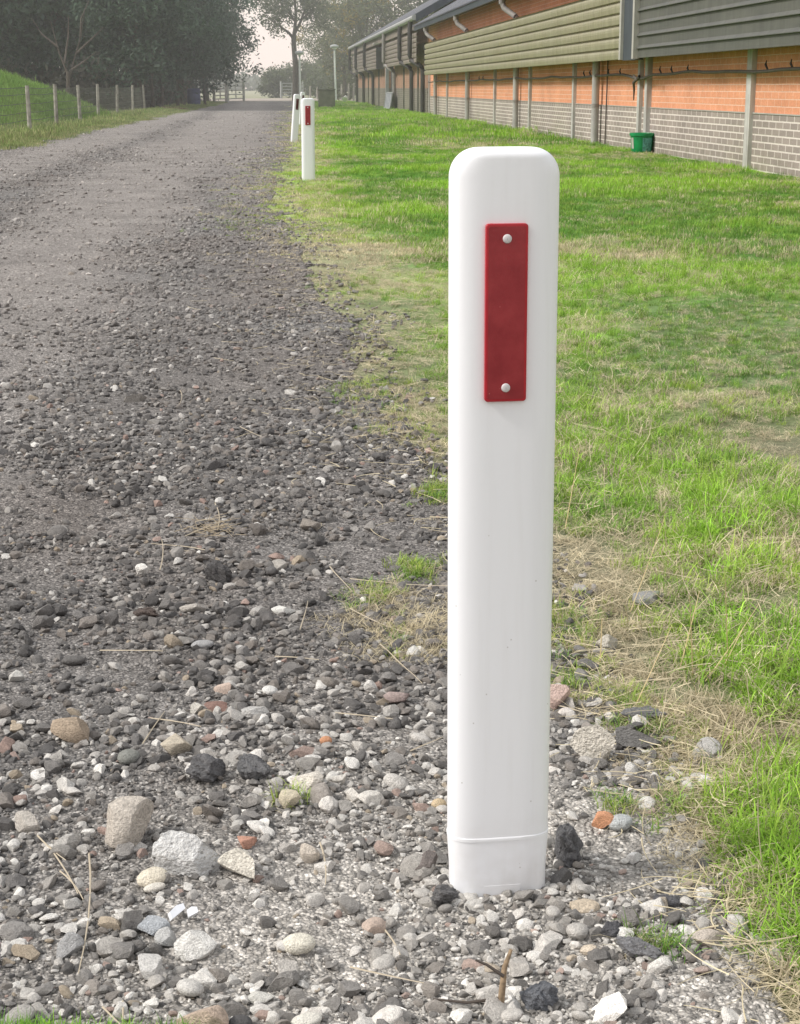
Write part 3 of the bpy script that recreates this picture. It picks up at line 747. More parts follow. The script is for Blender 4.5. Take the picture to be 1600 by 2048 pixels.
# ------------------------------------------------------------------ individual stones
PALE, CREAM, TAN, GREY, DARK, BROWN, PINK, ORANGE, BLUEG, BLACK = (0.58, 0.56, 0.52), (0.74, 0.68, 0.56), (0.40, 0.34, 0.275), (0.27, 0.26, 0.25), (0.10, 0.098, 0.098), (0.17, 0.135, 0.11), (0.44, 0.33, 0.29), (0.56, 0.29, 0.17), (0.36, 0.38, 0.40), (0.085, 0.083, 0.083)
ST = [  # picture x, y, width, height, colour, shape, label
 (262, 1643, 94, 90, (0.46, 0.42, 0.37), 'a', 'large blocky tan-grey stone, biggest of the rocks at the lower left'),
 (378, 1700, 122, 108, (0.62, 0.62, 0.61), 'p', 'big whitish pitted rock with black specks touching smooth cream pebbles'),
 (305, 1748, 54, 44, CREAM, 'r', 'smooth cream oval pebble, larger of two lying against the pitted white rock'),
 (309, 1768, 38, 24, (0.78, 0.74, 0.66), 'r', 'small smooth cream pebble in front of the larger cream pebble'),
 (485, 1715, 86, 84, (0.62, 0.59, 0.52), 'a', 'off-white stone tapering downward, just right of the pitted white rock'),
 (490, 1674, 46, 32, (0.48, 0.27, 0.20), 'a', 'pinkish red brick fragment behind the tapering off-white stone'),
 (146, 1457, 66, 50, (0.36, 0.29, 0.22), 'a', 'ochre brown stone standing out on dark gravel at far left'),
 (353, 1492, 52, 50, (0.47, 0.42, 0.34), 'a', 'beige angular stone with slanted top among dark gravel near fallen straw'),
 (258, 1512, 40, 38, (0.24, 0.245, 0.225), 'r', 'smooth rounded greenish grey pebble left of the beige angular stone'),
 (618, 1560, 68, 52, (0.62, 0.58, 0.52), 'a', 'chalky white lump, largest of the white cluster left of the post'),
 (583, 1595, 44, 46, (0.52, 0.47, 0.36), 'a', 'yellowish pale stone with grass sprig, below the largest chalky lump'),
 (675, 1563, 30, 32, (0.60, 0.57, 0.52), 'a', 'small chalky stone immediately right of the largest chalky lump'),
 (702, 1585, 32, 36, (0.66, 0.63, 0.58), 'a', 'white squarish stone at the middle of the chalky cluster'),
 (742, 1593, 54, 34, (0.68, 0.65, 0.60), 'a', 'wide white stone at the right end of the chalky cluster'),
 (573, 1495, 26, 34, (0.72, 0.70, 0.66), 'a', 'small white pointed stone standing upright beside a dark clinker lump'),
 (507, 1425, 56, 36, (0.52, 0.51, 0.49), 'p', 'light grey speckled stone with dark dots, oval and low'),
 (443, 1380, 36, 26, (0.56, 0.45, 0.38), 'a', 'cream stone flushed pink, behind the reddish brown chip'),
 (540, 1387, 28, 22, (0.72, 0.71, 0.68), 'r', 'little bright white pebble above the speckled grey stone'),
 (392, 1420, 28, 30, (0.58, 0.56, 0.51), 'a', 'small pale angular stone at the left of the reddish brown chip'),
 (436, 1418, 50, 28, (0.24, 0.155, 0.13), 'a', 'reddish brown chip of stone between two pale stones'),
 (302, 1840, 64, 42, (0.38, 0.40, 0.42), 'a', 'flat blue-grey slab of stone touching a white plastic shard'),
 (335, 1860, 44, 42, (0.47, 0.47, 0.46), 'a', 'mid grey stone squeezed between blue-grey slab and white lump'),
 (388, 1870, 72, 54, (0.63, 0.62, 0.59), 'a', 'broad white lump just below the white plastic shard'),
 (137, 1873, 50, 48, (0.36, 0.36, 0.36), 'a', 'roundish grey stone alone near the lower left beside a long straw'),
 (304, 1912, 48, 42, (0.50, 0.49, 0.47), 'a', 'light grey stone below the broad white lump, slightly left'),
 (597, 1873, 58, 52, (0.68, 0.65, 0.56), 'r', 'rounded cream-white stone alone on gravel, left of the post foot'),
 (402, 2015, 92, 76, (0.45, 0.36, 0.29), 'a', 'big tan stone with rusty stain at the bottom edge'),
 (480, 2018, 42, 40, DARK, 'r', 'dark grey rounded stone beside the big rust-stained stone'),
 (612, 2012, 54, 36, (0.64, 0.62, 0.56), 'r', 'pale low stone at the bottom, furthest right of three pale ones'),
 (540, 2010, 32, 32, (0.60, 0.58, 0.54), 'a', 'small pale stone between dark round stone and pale low stone'),
 (520, 1968, 52, 32, (0.55, 0.54, 0.50), 'a', 'flat pale grey stone above the small pale one near the bottom'),
 (745, 1835, 38, 32, (0.48, 0.39, 0.33), 'a', 'pinkish beige stone lying in grit left of the post foot'),
 (615, 1700, 42, 44, (0.50, 0.45, 0.39), 'a', 'upright beige stone on dark gravel halfway between cream stone and chalky cluster'),
 (52, 1630, 58, 42, (0.44, 0.41, 0.37), 'a', 'wedge-shaped beige grey stone close to the left picture edge'),
 (395, 1207, 62, 34, (0.47, 0.44, 0.40), 'a', 'flat light stone on the dark gravel, widest in the middle distance'),
 (285, 1222, 60, 34, (0.075, 0.058, 0.05), 'l', 'dark brown clod on the gravel left of the flat light stone'),
 (440, 1147, 50, 48, (0.055, 0.053, 0.053), 'l', 'nearly black stone standing behind the flat light stone'),
 (548, 1130, 48, 30, (0.36, 0.34, 0.31), 'a', 'beige grey block to the right of the nearly black stone'),
 (620, 1045, 38, 30, (0.25, 0.225, 0.20), 'a', 'brownish grey stone behind a wisp of straw, farther up the gravel'),
 (567, 1212, 44, 20, (0.66, 0.65, 0.61), 'a', 'white sliver of stone lying flat and tilted upward'),
 (660, 1366, 52, 30, (0.22, 0.20, 0.18), 'a', 'low brownish grey stone left of the pinkish grey stone'),
 (800, 1395, 62, 36, (0.36, 0.29, 0.27), 'a', 'pinkish grey wedge of stone close to the left side of the post'),
 (1195, 1478, 94, 94, (0.60, 0.565, 0.50), 'p', 'large pale speckled rock to the right of the post'),
 (1120, 1390, 50, 78, (0.58, 0.44, 0.39), 'a', 'pale pink stone partly hidden by the right side of the post'),
 (1130, 1424, 26, 22, (0.62, 0.58, 0.54), 'r', 'small whitish pebble at the foot of the pale pink stone'),
 (1284, 1428, 84, 48, (0.11, 0.11, 0.11), 'l', 'dark rough lump, upper of two behind the large speckled rock'),
 (1270, 1470, 84, 48, (0.17, 0.165, 0.16), 'a', 'dark grey smooth-faced stone, lower of two beside the large speckled rock'),
 (1412, 1487, 52, 46, (0.42, 0.41, 0.39), 'a', 'light grey stone sitting among straw at the edge of the grass'),
 (1203, 1632, 46, 38, ORANGE, 'a', 'orange brick chip right of the post'),
 (1240, 1633, 44, 40, (0.44, 0.46, 0.46), 'r', 'pale bluish pebble touching the orange brick chip'),
 (878, 1598, 28, 30, (0.56, 0.45, 0.30), 'r', 'small honey-coloured pebble close to the left side of the post'),
 (888, 1768, 62, 48, BLACK, 'l', 'black clinker lump leaning on the foot of the white post'),
 (852, 1712, 54, 56, (0.17, 0.15, 0.14), 'a', 'brown-grey chunk left of the post just above the black clinker lump'),
 (1415, 1868, 54, 40, (0.52, 0.46, 0.40), 'a', 'pale tan stone at lower right near the grass blades'),
 (1272, 1878, 84, 60, (0.13, 0.13, 0.135), 'l', 'big dark grey crumbly clod in the grit at lower right'),
 (1216, 1845, 46, 48, (0.06, 0.06, 0.065), 'l', 'black clod touching the left of the big crumbly clod'),
 (1330, 1782, 66, 34, (0.075, 0.075, 0.08), 'l', 'flat dark sliver of clinker above the big crumbly clod'),
 (1075, 1965, 70, 66, (0.085, 0.09, 0.10), 'l', 'dark bluish clinker heap in front of the post, beside the twig'),
 (1135, 1675, 54, 84, (0.085, 0.085, 0.088), 'l', 'tall dark clinker lump beside the right foot of the post'),
 (1120, 1735, 46, 40, (0.14, 0.135, 0.13), 'a', 'dark grey stone against the right foot, below the tall clinker lump'),
 (425, 1540, 92, 62, (0.085, 0.084, 0.086), 'l', 'sprawling dark clinker lump, left of a dark pair'),
 (505, 1538, 64, 64, (0.095, 0.095, 0.097), 'l', 'compact dark clinker lump, right of a dark pair'),
 (1212, 1282, 46, 46, (0.56, 0.53, 0.46), 'p', 'whitish stone half covered by straw at the right of the post'),
 (1288, 1203, 80, 34, (0.30, 0.30, 0.29), 'a', 'long grey slab half buried in grass, farthest stone right of the post'),
 (652, 1492, 22, 22, ORANGE, 'r', 'tiny orange pebble above the chalky cluster'),
 (272, 792, 42, 24, (0.24, 0.225, 0.205), 'a', 'low grey rock in the dark gravel, far up the track'),
 (1270, 1702, 28, 26, (0.74, 0.73, 0.71), 'a', 'little bright white stone in grit right of the post'),
 (330, 1480, 30, 18, (0.32, 0.30, 0.28), 'r', 'thin grey pebble tucked left of the beige angular stone'),
 (30, 1345, 30, 34, (0.50, 0.49, 0.46), 'a', 'light grey stone at the left picture edge above the ochre stone'),
 (405, 1292, 40, 26, (0.36, 0.36, 0.36), 'r', 'grey oval pebble leaning left among dark stones, below flat light stone'),
 (147, 1318, 40, 26, (0.13, 0.125, 0.12), 'r', 'dark rounded stone left of centre above the ochre stone'),
]
def ml(a): return a
shape_n = {'a': [], 'r': [], 'l': [], 'p': []}
for i, (px, py, w, h, col, sh, lab) in enumerate(ST):
    seed = 400 + i
    if sh == 'a': me = rock_mesh('stone', seed, 4, 9, 0.045, 0.95, lims=(0.42, 0.74))
    elif sh == 'r': me = rock_mesh('stone', seed, 4, 3, 0.07, 0.72, rounded=True)
    elif sh == 'l': me = rock_mesh('stone', seed, 5, 8, 0.34, 0.9, lumpy=0.30)
    else: me = rock_mesh('stone', seed, 5, 9, 0.13, 0.95, lims=(0.42, 0.74))
    b = gp(px, py + h * 0.33)
    d = math.hypot(b.x, b.y, CAMH)
    wid = w / 3375 * d * 0.5; hei = h / 3375 * d * 0.5
    o = link('stone', me, M['pitted_stone' if sh == 'p' else 'single_stone'])
    r = random.Random(seed)
    tall = hei * (1.0 if h > w * 0.75 else 0.92)
    o.scale = (wid * 1.16, min(wid, hei * 1.25) * 1.15, tall * 1.12)
    o.rotation_euler = (r.uniform(-0.18, 0.18), r.uniform(-0.2, 0.2), r.uniform(-0.4, 0.4) if sh != 'r' else r.uniform(-0.2, 0.5))
    o.location = (b.x, b.y, float(ground_h(b.x, b.y)) + tall * 0.60)
    k_ = 1.7 if sh == 'l' else 1.27
    k_ = min(k_, 0.84 / max(col))
    o['tint'] = [float(c) * k_ + (0.02 if sh == 'l' else 0) for c in col]
    tag(o, lab, 'stone', 'stones lying loose on the gravel')

# snapped twig standing in the gravel, and the white plastic shard
g_ = gp(1000, 1995); gz0 = float(ground_h(g_.x, g_.y))
t = thing('twig', 'short brown snapped twig standing upright in gravel before the post', 'twig', (g_.x, g_.y, gz0))
part('stem', MB().tube([(0, 0, -0.005), (0.002, 0, 0.02), (0.004, 0.004, 0.04), (0.010, 0.004, 0.058)], [0.0034, 0.0032, 0.0026, 0.0016], 7),
     plain('twig_bark', (0.25, 0.185, 0.12), 0.9, 0.45, 150), t, False, 60)
part('side_shoot', MB().tube([(0.003, 0, 0.034), (-0.012, 0.004, 0.044), (-0.022, 0.006, 0.048)], [0.0018, 0.0014, 0.001], 6).tube([(0.002, 0, 0.012), (-0.03, 0.0, 0.009), (-0.06, 0.01, 0.008)], [0.0016, 0.0014, 0.001], 6), M['pale_bark'], t, False, 60)
g_ = gp(352, 1832); gz0 = float(ground_h(g_.x, g_.y))
sm_ = MB()
for (dx, dy, L, W_, a) in ((0, 0, 0.022, 0.008, 0.9), (0.016, -0.002, 0.012, 0.008, 0.45)):
    rm = Euler((0.75, -0.35 + a * 0.2, a)).to_matrix()
    sm_.loft([[rm @ Vector((x_, y_, z_)) + Vector((dx, dy, 0.010)) for x_, y_ in ((-L / 2, -W_ / 2), (L / 2 * 0.8, -W_ / 2), (L / 2, W_ / 2 * 0.3), (L / 8, W_ / 2), (-L / 2 * 0.7, W_ / 2 * 0.8))] for z_ in (-0.0028, 0.0028)])
o = part('plastic_shard', sm_, plain('white_shard', (0.82, 0.84, 0.88), 0.35, 0.05, 60), None, False)
o.location = (g_.x, g_.y, gz0); tag(o, 'broken white plastic shard lying between pale stones at lower left', 'plastic shard')

# ------------------------------------------------------------------ marker posts
def sup(t, w, d, e=4.8):
    c, s = math.cos(t), math.sin(t)
    return w * math.copysign(abs(c) ** (2 / e), c), d * math.copysign(abs(s) ** (2 / 2.3), s)
PW, PD, PH, PR = 0.0525, 0.023, 0.752, 0.027
def front_y(x): return -PD * (1 - min(1, abs(x / PW)) ** 4.8) ** (1 / 2.3)

pz = lambda py: at_depth(1000, py, base_c.y + 0.0).z
def make_post(H):
    root = thing('marker_post', '-', 'marker post')
    loops = []
    NS = 72
    def loop(z, w, d): return [(*sup(2 * math.pi * k / NS, w, d), z) for k in range(NS)]
    for z in (-0.12, 0.0, 0.03): loops.append(loop(z, PW * 0.965, PD * 0.97))
    for z in (0.06, 0.2, 0.4, 0.6, H - PR - 0.01): loops.append(loop(z, PW, PD))
    for k in range(0, 19):
        a = math.pi / 2 * k / 18
        z = H - PR + PR * math.sin(a); w = PW - PR + PR * math.cos(a)
        s = max(0, (z - (H - 0.009)) / 0.009)
        ins = 0.010 * (1 - math.sqrt(max(0, 1 - s * s)))
        loops.append(loop(z, w, PD - ins))
    part('body', MB().loft(loops), M['post'], root, False, 50)
    ring = MB()
    zr = ZR
    ring.loft([loop(zr - 0.0022, PW * 0.99, PD * 0.985), loop(zr - 0.0016, PW + 0.0006, PD + 0.0006), loop(zr + 0.0002, PW + 0.0006, PD + 0.0006), loop(zr + 0.0018, PW + 0.0006, PD + 0.0006), loop(zr + 0.0026, PW * 0.99, PD * 0.985)], cap=False)
    part('base_ring', ring, M['post'], root, False, 50)
    # shallow moulded rectangle near the foot
    mp = MB(); xs_ = np.linspace(-0.018, 0.020, 13)
    yy = [front_y(x_) * 0.97 for x_ in xs_]
    vs = [(x_, y_ - 0.0002, z_) for z_ in (-0.02, 0.0135) for x_, y_ in zip(xs_, yy)] + [(x_, y_ + 0.002, z_) for z_ in (-0.02, 0.0140) for x_, y_ in zip(xs_, yy)]
    n_ = 13
    fs = [(k, k + 1, n_ + k + 1, n_ + k) for k in range(n_ - 1)] + [(n_ + k, n_ + k + 1, 3 * n_ + k + 1, 3 * n_ + k) for k in range(n_ - 1)] + [(0, n_, 3 * n_, 2 * n_), (n_ - 1, 2 * n_ + n_ - 1, 3 * n_ + n_ - 1, 2 * n_ - 1)]
    part('moulded_panel', mp.add(vs, fs), M['post'], root, False)
    # reflector with rounded corners and a bright rim
    z0, z1, hw, cr = ZB, ZT, 0.0202, 0.0032
    def rr(hw, za, zb, cr, y):
        pts = []
        for cx, cz, a0 in ((hw - cr, zb - cr, 0), (-hw + cr, zb - cr, 90), (-hw + cr, za + cr, 180), (hw - cr, za + cr, 270)):
            for k in range(5):
                a = R(a0 + 90 * k / 4); pts.append((XO + cx + cr * math.cos(a), y, cz + cr * math.sin(a)))
        return pts
    yb = -PD - 0.0045
    rf = part('reflector', MB().loft([rr(hw, z0, z1, cr, -PD + 0.004), rr(hw, z0, z1, cr, yb + 0.0008), rr(hw - 0.0006, z0 + 0.0006, z1 - 0.0006, cr, yb + 0.0001), rr(hw - 0.0022, z0 + 0.0022, z1 - 0.0022, cr * 0.7, yb), ]), M['reflector_rim'], root, False, 30)
    part('lens', MB().loft([rr(hw - 0.0026, z0 + 0.0026, z1 - 0.0026, cr * 0.6, yb + 0.0012), rr(hw - 0.0026, z0 + 0.0026, z1 - 0.0026, cr * 0.6, yb - 0.0004)]), M['reflector'], rf, False)
    for zc in (z0 + 0.0135, z1 - 0.0140):
        rv = MB()
        prof = [(0.0043, 0), (0.0043, 0.0005), (0.0037, 0.0010), (0.0020, 0.0013), (0.0003, 0.0014)]
        n_ = 20
        vs = [(XO + r_ * math.cos(2 * math.pi * k / n_), yb - 0.0004 - h_, zc + r_ * math.sin(2 * math.pi * k / n_)) for r_, h_ in prof for k in range(n_)]
        fs = [(i * n_ + k, (i + 1) * n_ + k, (i + 1) * n_ + (k + 1) % n_, i * n_ + (k + 1) % n_) for i in range(4) for k in range(n_)]
        part('rivet', rv.add(vs, fs), M['rivet'], rf, False, 60)
    return root
hb = float(ground_h(base_c.x, base_c.y))
yf = base_c.y
ZR = at_depth(1000, 1679, yf).z - hb; ZT = at_depth(1013, 447, yf - 0.004).z - hb; ZB = at_depth(1010, 803, yf - 0.004).z - hb
PH = at_depth(1008, 295, yf + 0.008).z - hb
XO = -0.0020
post = make_post(PH)
post.location = (base_c.x, base_c.y + PD, hb); post.rotation_euler = (0, R(-0.27), R(3.5))
tag(post, 'tall white post with bright red reflector standing in gravel, by far the nearest', 'marker post', 'white marker posts along the road')
print('post', PH, ZR, ZT, ZB, base_c)
for px, py, D, rot, lab in [(617, 361, 15.0, (R(-1), R(0.3), R(2)), 'upright white post with red reflector rising from grass, second nearest'),
                            (588, 283, 25.8, (R(-2), R(6.5), R(30)), 'tilted white post with dark reflector at the gravel edge, leaning rightward'),
                            (602, 250, 37.0, (R(-1), R(5.5), R(33)), 'farthest white post, mostly hidden behind the tilted one')]:
    c = copy_tree(post); b = gp(px, py)
    c.location = (b.x, b.y, float(ground_h(b.x, b.y)) - 0.03); c.rotation_euler = rot; c['label'] = lab
    c.scale = (1.12, 1.12, 0.97)
    if D > 20:      # these two get a darker reflector colour
        for ch in c.children_recursive:
            if ch.name.split('.')[0] in ('reflector', 'lens'):
                ch.material_slots[0].link = 'OBJECT'; ch.material_slots[0].material = M['dark_reflector']

# ------------------------------------------------------------------ near barn
WX = 4.85; PX = 4.50
Y0, Y1 = 5.0, 52.6
barn = thing('barn', 'long orange and grey brick barn with green corrugated panels, nearer of two', 'barn', (WX, Y1, 0))
part('lower_wall', MB().box((WX + 0.15, (Y0 + Y1) / 2, 0.225), (0.30, Y1 - Y0, 0.65)), M['grey_brick'], barn)
part('upper_wall', MB().box((WX + 0.16, (Y0 + Y1) / 2, 1.577), (0.30, Y1 - Y0, 2.05)), M['orange_brick'], barn)
part('ledge', MB().box((WX + 0.148, (Y0 + Y1) / 2, 0.5515), (0.312, Y1 - Y0, 0.012)), M['trim'], barn)
part('gable_wall', MB().add([(WX + 0.02, Y1 - 0.02, 2.6), (WX + 7.1, Y1 - 0.02, 2.6), (WX + 7.1, Y1 - 0.02, 0), (WX + 0.4, Y1 - 0.02, 0), (8.43, Y1 - 0.02, 4.75)], [(0, 1, 2, 3), (0, 4, 1)]), M['orange_brick'], barn)
# ribbed green cladding hung off the wall
def ribs(z0, z1, x, pitch, kind):
    pr = [(x + 0.05, z0), (x, z0)] if kind == 'g' else [(x + 0.05, z0), (x - 0.006, z0), (x - 0.006, z0 + 0.012), (x, z0 + 0.014)]
    z = z0
    while z + pitch <= z1 + 0.001:
        if kind == 'g':   # broad bulging boards with a sunk groove between
            pr += [(x - 0.004, z + 0.012), (x - 0.012, z + 0.055), (x - 0.012, z + 0.085), (x - 0.003, z + pitch - 0.032), (x + 0.030, z + pitch - 0.026), (x + 0.030, z + pitch - 0.008), (x - 0.001, z + pitch)]
        else:             # narrow ridges standing off flat pans
            pr += [(x, z + pitch - 0.045), (x - 0.026, z + pitch - 0.040), (x - 0.026, z + pitch - 0.034), (x, z + pitch)]
        z += pitch
    pr += [(x + 0.05, z)]
    return pr
part('green_panel', MB().extrude_y(ribs(1.15, 2.02, PX, 0.145, 'g'), 21.9, 49.9), M['green_clad'], barn)
part('dark_panel', MB().extrude_y(ribs(1.15, 2.32, PX, 0.146, 'd'), 6.0, 21.02), M['dark_clad'], barn)
part('corner_post', MB().box((PX + 0.03, 21.46, 1.74), (0.09, 0.80, 1.22)), M['slate_metal'], barn)
part('edge_trim', MB().box((PX - 0.018, 21.88, 1.59), (0.07, 0.10, 0.90)), M['trim'], barn)
part('edge_trim', MB().box((PX - 0.022, 21.05, 1.74), (0.08, 0.10, 1.20)), M['trim'], barn)
part('panel_end', MB().box((PX + 0.14, 49.93, 1.585), (0.30, 0.04, 0.87)), M['slate_metal'], barn)
part('batten', MB().box((PX + 0.17, 28, 1.19), (0.30, 43.5, 0.035)), M['soffit'], barn)
for yy in (12.3, 17.15, 22.35, 27.25, 31.9, 36.9, 41.9, 46.8, 52.0):
    part('pillar', MB().box((WX - 0.012, yy, 0.95), (0.06, 0.17 if yy < 20 else 0.13, 2.2)), M['concrete'], barn)
part('pillar', MB().box((WX - 0.02, 21.85, 0.6), (0.07, 0.14, 1.3)), M['concrete'], barn)
for yy in (25.05, 33.25, 41.4, 49.4):
    pth = [(PX - 0.03, yy, 2.52), (PX - 0.03, yy, 2.36), (PX + 0.0, yy - 0.05, 2.27), (WX - 0.16, yy - 0.30, 2.10), (WX - 0.09, yy - 0.3, 2.02), (WX - 0.09, yy, 1.7), (WX - 0.09, yy, 0.55), (WX - 0.09, yy, 0.0)]
    dp = part('drainpipe', MB().tube(pth[3:], 0.056, 14), M['pvc'], barn, True, 50)
    part('pipe_bend', MB().tube(pth[:4], 0.055, 14), M['dark_pvc'], dp, True, 50)  # same pvc in a darker tone, offsetting the sun on the bends
    part('pipe_clip', MB().tube([(WX - 0.09, yy, 0.52), (WX - 0.09, yy, 0.57)], 0.061, 14), M['dark_pvc'], dp)
    part('pipe_socket', MB().tube([(PX - 0.03, yy, 2.34), (PX - 0.03, yy, 2.46)], 0.064, 14), M['dark_pvc'], dp)
part('pipe_shadow_line', MB().tube([(WX - 0.02, 24.55, 1.2), (WX - 0.02, 24.57, 0.6), (WX - 0.02, 24.6, 0.0)], 0.010, 6), M['cable'], barn)  # thin dark strip standing in for the drainpipe's shadow on the wall
# sagging cable with wire hooks, knotted at the double pillar
cp = []
for yy in np.linspace(51.5, 8, 90):
    ph = (yy % 4.8) / 4.8
    cp.append((WX - 0.10 - 0.008 * math.sin(yy * 2.1), float(yy), 0.975 - 0.022 * math.sin(math.pi * ph) + 0.006 * math.sin(yy * 3.3) - 0.055 * math.exp(-((yy - 22.0) / 0.5) ** 2)))
cb = part('cable', MB().tube(cp, 0.018, 7), M['cable'], barn, True, 80)
part('cable_knot', MB().tube([(WX - 0.12, 22.3, 0.95), (WX - 0.14, 22.0, 0.90), (WX - 0.13, 21.9, 0.94), (WX - 0.15, 22.15, 0.86), (WX - 0.13, 22.2, 0.78), (WX - 0.12, 22.25, 0.64)], [0.015, 0.022, 0.018, 0.019, 0.014, 0.007], 7), M['cable'], cb, True, 80)
for yy in (38.9, 38.2, 25.9, 25.4, 24.0, 23.2, 20.8, 20.2, 19.4, 16.3, 15.5):
    zc = 0.99
    part('hook', MB().tube([(WX - 0.10, yy, zc - 0.03), (WX - 0.115, yy + 0.03, zc + 0.02), (WX - 0.10, yy + 0.06, zc + 0.06)], [0.010, 0.012, 0.005], 5), M['dark_pipe'], cb)
# roof of the near barn
RZ, RX0 = 2.52, 4.38
sl = 0.56; RW = 4.05
rp = []
for i in range(0, 260):
    yy = Y0 - 2 + i * 0.22
    if yy > Y1 + 0.3: break
    rp += [(yy, 0.0), (yy + 0.10, 0.0), (yy + 0.13, 0.035), (yy + 0.19, 0.035)]
mb = MB(); n_ = len(rp)
vs = [(x_, yy, RZ + 0.05 + (x_ - RX0) * sl + hh) for x_ in (RX0, RX0 + RW) for yy, hh in rp] + [(RX0 + 2 * RW, yy, RZ + 0.05 + hh) for yy, hh in rp]
part('roof', mb.add(vs, [(j * n_ + k, j * n_ + k + 1, (j + 1) * n_ + k + 1, (j + 1) * n_ + k) for j in (0, 1) for k in range(n_ - 1)]), M['roof'], barn)
part('fascia', MB().box((RX0 + 0.05, (Y0 + Y1) / 2, RZ - 0.01), (0.04, Y1 - Y0, 0.13)), M['slate_metal'], barn)
part('soffit', MB().add([(RX0 + 0.07, Y0, RZ - 0.06), (WX + 0.01, Y0, RZ + 0.05), (WX + 0.01, Y1, RZ + 0.05), (RX0 + 0.07, Y1, RZ - 0.06)], [(0, 1, 2, 3)]), M['soffit'], barn)

# far barn
FY0, FY1 = 53.0, 94.0
fb = thing('barn', 'farther weathered brown barn with dark zigzag drainpipes and pale gutter', 'barn', (WX, FY1, 0))
for (a, b) in ((FY0, 67.3), (72.2, FY1)):
    part('lower_wall', MB().box((WX + 0.16, (a + b) / 2, 0.38), (0.30, b - a, 0.80)), M['far_lower'], fb)
    part('upper_wall', MB().box((WX + 0.17, (a + b) / 2, 1.79), (0.30, b - a, 2.02)), M['far_upper'], fb)
part('end_wall', MB().box((WX + 3.75, FY1 - 0.1, 1.4), (7.0, 0.18, 2.8)), M['far_upper'], fb)
part('end_wall', MB().box((WX + 3.75, FY0 + 0.1, 1.4), (7.0, 0.18, 2.8)), M['far_upper'], fb)
d = part('door', MB().box((WX + 0.30, 69.75, 1.3), (0.08, 4.9, 2.6)), M['dark_wood'], fb)
part('door_leaf', MB().box((WX + 0.2, 68.4, 0.95), (0.06, 2.0, 1.9)), M['slate_metal'], fb)
part('door_post', MB().box((WX - 0.04, 70.3, 1.35), (0.12, 0.28, 2.7)), M['gutter'], fb)
part('door_light', MB().box((WX - 0.45, 70.6, 2.52), (0.25, 0.9, 0.06)), M['trim'], fb)
part('cladding_panel', MB().extrude_y(ribs(1.55, 2.42, PX + 0.02, 0.145, 'g'), 72.6, 92.8), M['brown_clad'], fb)
part('cladding_panel', MB().extrude_y(ribs(1.55, 2.45, PX + 0.02, 0.15, 'g'), 52.9, 66.9), M['brown_clad'], fb)
part('panel_end', MB().box((PX + 0.17, 72.55, 1.98), (0.32, 0.06, 0.88)), M['dark_wood'], fb)
part('panel_end', MB().box((PX + 0.17, 66.95, 1.98), (0.32, 0.06, 0.88)), M['dark_wood'], fb)
part('gutter', MB().tube([(4.42, FY0 - 0.5, 2.84), (4.42, FY1 + 0.3, 2.84)], 0.085, 10), M['gutter'], fb)
part('fascia', MB().box((4.53, (FY0 + FY1) / 2, 2.70), (0.05, FY1 - FY0, 0.36)), M['brown_clad'], fb)
rp = []
for i in range(300):
    yy = FY0 - 0.6 + i * 0.2
    if yy > FY1 + 0.3: break
    rp += [(yy, 0.0), (yy + 0.09, 0.0), (yy + 0.12, 0.04), (yy + 0.17, 0.04)]
n_ = len(rp)
vs = [(x_, yy, 2.92 + (x_ - 4.45) * sl + hh) for x_ in (4.45, 8.43) for yy, hh in rp] + [(12.4, yy, 2.92 + hh) for yy, hh in rp]
part('roof', MB().add(vs, [(j * n_ + k, j * n_ + k + 1, (j + 1) * n_ + k + 1, (j + 1) * n_ + k) for j in (0, 1) for k in range(n_ - 1)]), M['roof'], fb)
part('verge_board', MB().add([(4.45, FY0 - 0.62, 2.94), (4.45, FY0 - 0.62, 2.70), (8.43, FY0 - 0.62, 2.70 + 3.98 * sl), (8.43, FY0 - 0.62, 2.94 + 3.98 * sl)], [(0, 1, 2, 3)]), M['slate_metal'], fb)
for yy in (54.0, 58.2, 66.2, 79.5, 87.3, 93.8):
    pth = [(4.42, yy, 2.84), (4.40, yy, 2.5), (4.40, yy, 1.75), (4.44, yy, 1.62), (4.72, yy - 0.5, 1.42), (4.76, yy - 0.5, 1.3), (4.76, yy - 0.5, 0.0)]
    part('drainpipe', MB().tube(pth, 0.075, 8), M['dark_pipe'] if yy != 66.2 else M['dark_pvc'], fb, True, 50)
for yy in (56.1, 62, 76, 84):
    part('pillar', MB().box((WX - 0.005, yy, 0.8), (0.06, 0.16, 1.6)), M['old_concrete'], fb)

# ------------------------------------------------------------------ small things by the barns
b = gp(1283, 305); bx_, by_ = b.x, b.y
bk = thing('bucket', 'dark green plastic tub with faded label standing against the grey brick wall', 'bucket', (bx_, by_, 0.0))
prof = [(0.0, 0.004), (0.122, 0.0), (0.128, 0.012), (0.147, 0.205), (0.158, 0.208), (0.160, 0.240), (0.153, 0.244), (0.149, 0.238), (0.142, 0.20), (0.122, 0.02), (0.0, 0.018)]
part('tub', MB().lathe(prof, 36), M['green_plastic'], bk, False, 40)
def curved_patch(a0, a1, z0, z1):
    vs, n_ = [], 9
    for zz in (z0, z1):
        rr_ = 0.128 + (zz - 0.012) / 0.193 * 0.019 + 0.0012
        for k in range(n_):
            a = R(a0 + (a1 - a0) * k / (n_ - 1)); vs.append((rr_ * math.cos(a), rr_ * math.sin(a), zz))
    return MB().add(vs, [(k, k + 1, n_ + k + 1, n_ + k) for k in range(n_ - 1)])
part('label_patch', curved_patch(-98, -40, 0.02, 0.185), M['teal_patch'], bk, False)
part('label_patch', curved_patch(-172, -150, 0.05, 0.185), M['trim'], bk, False)

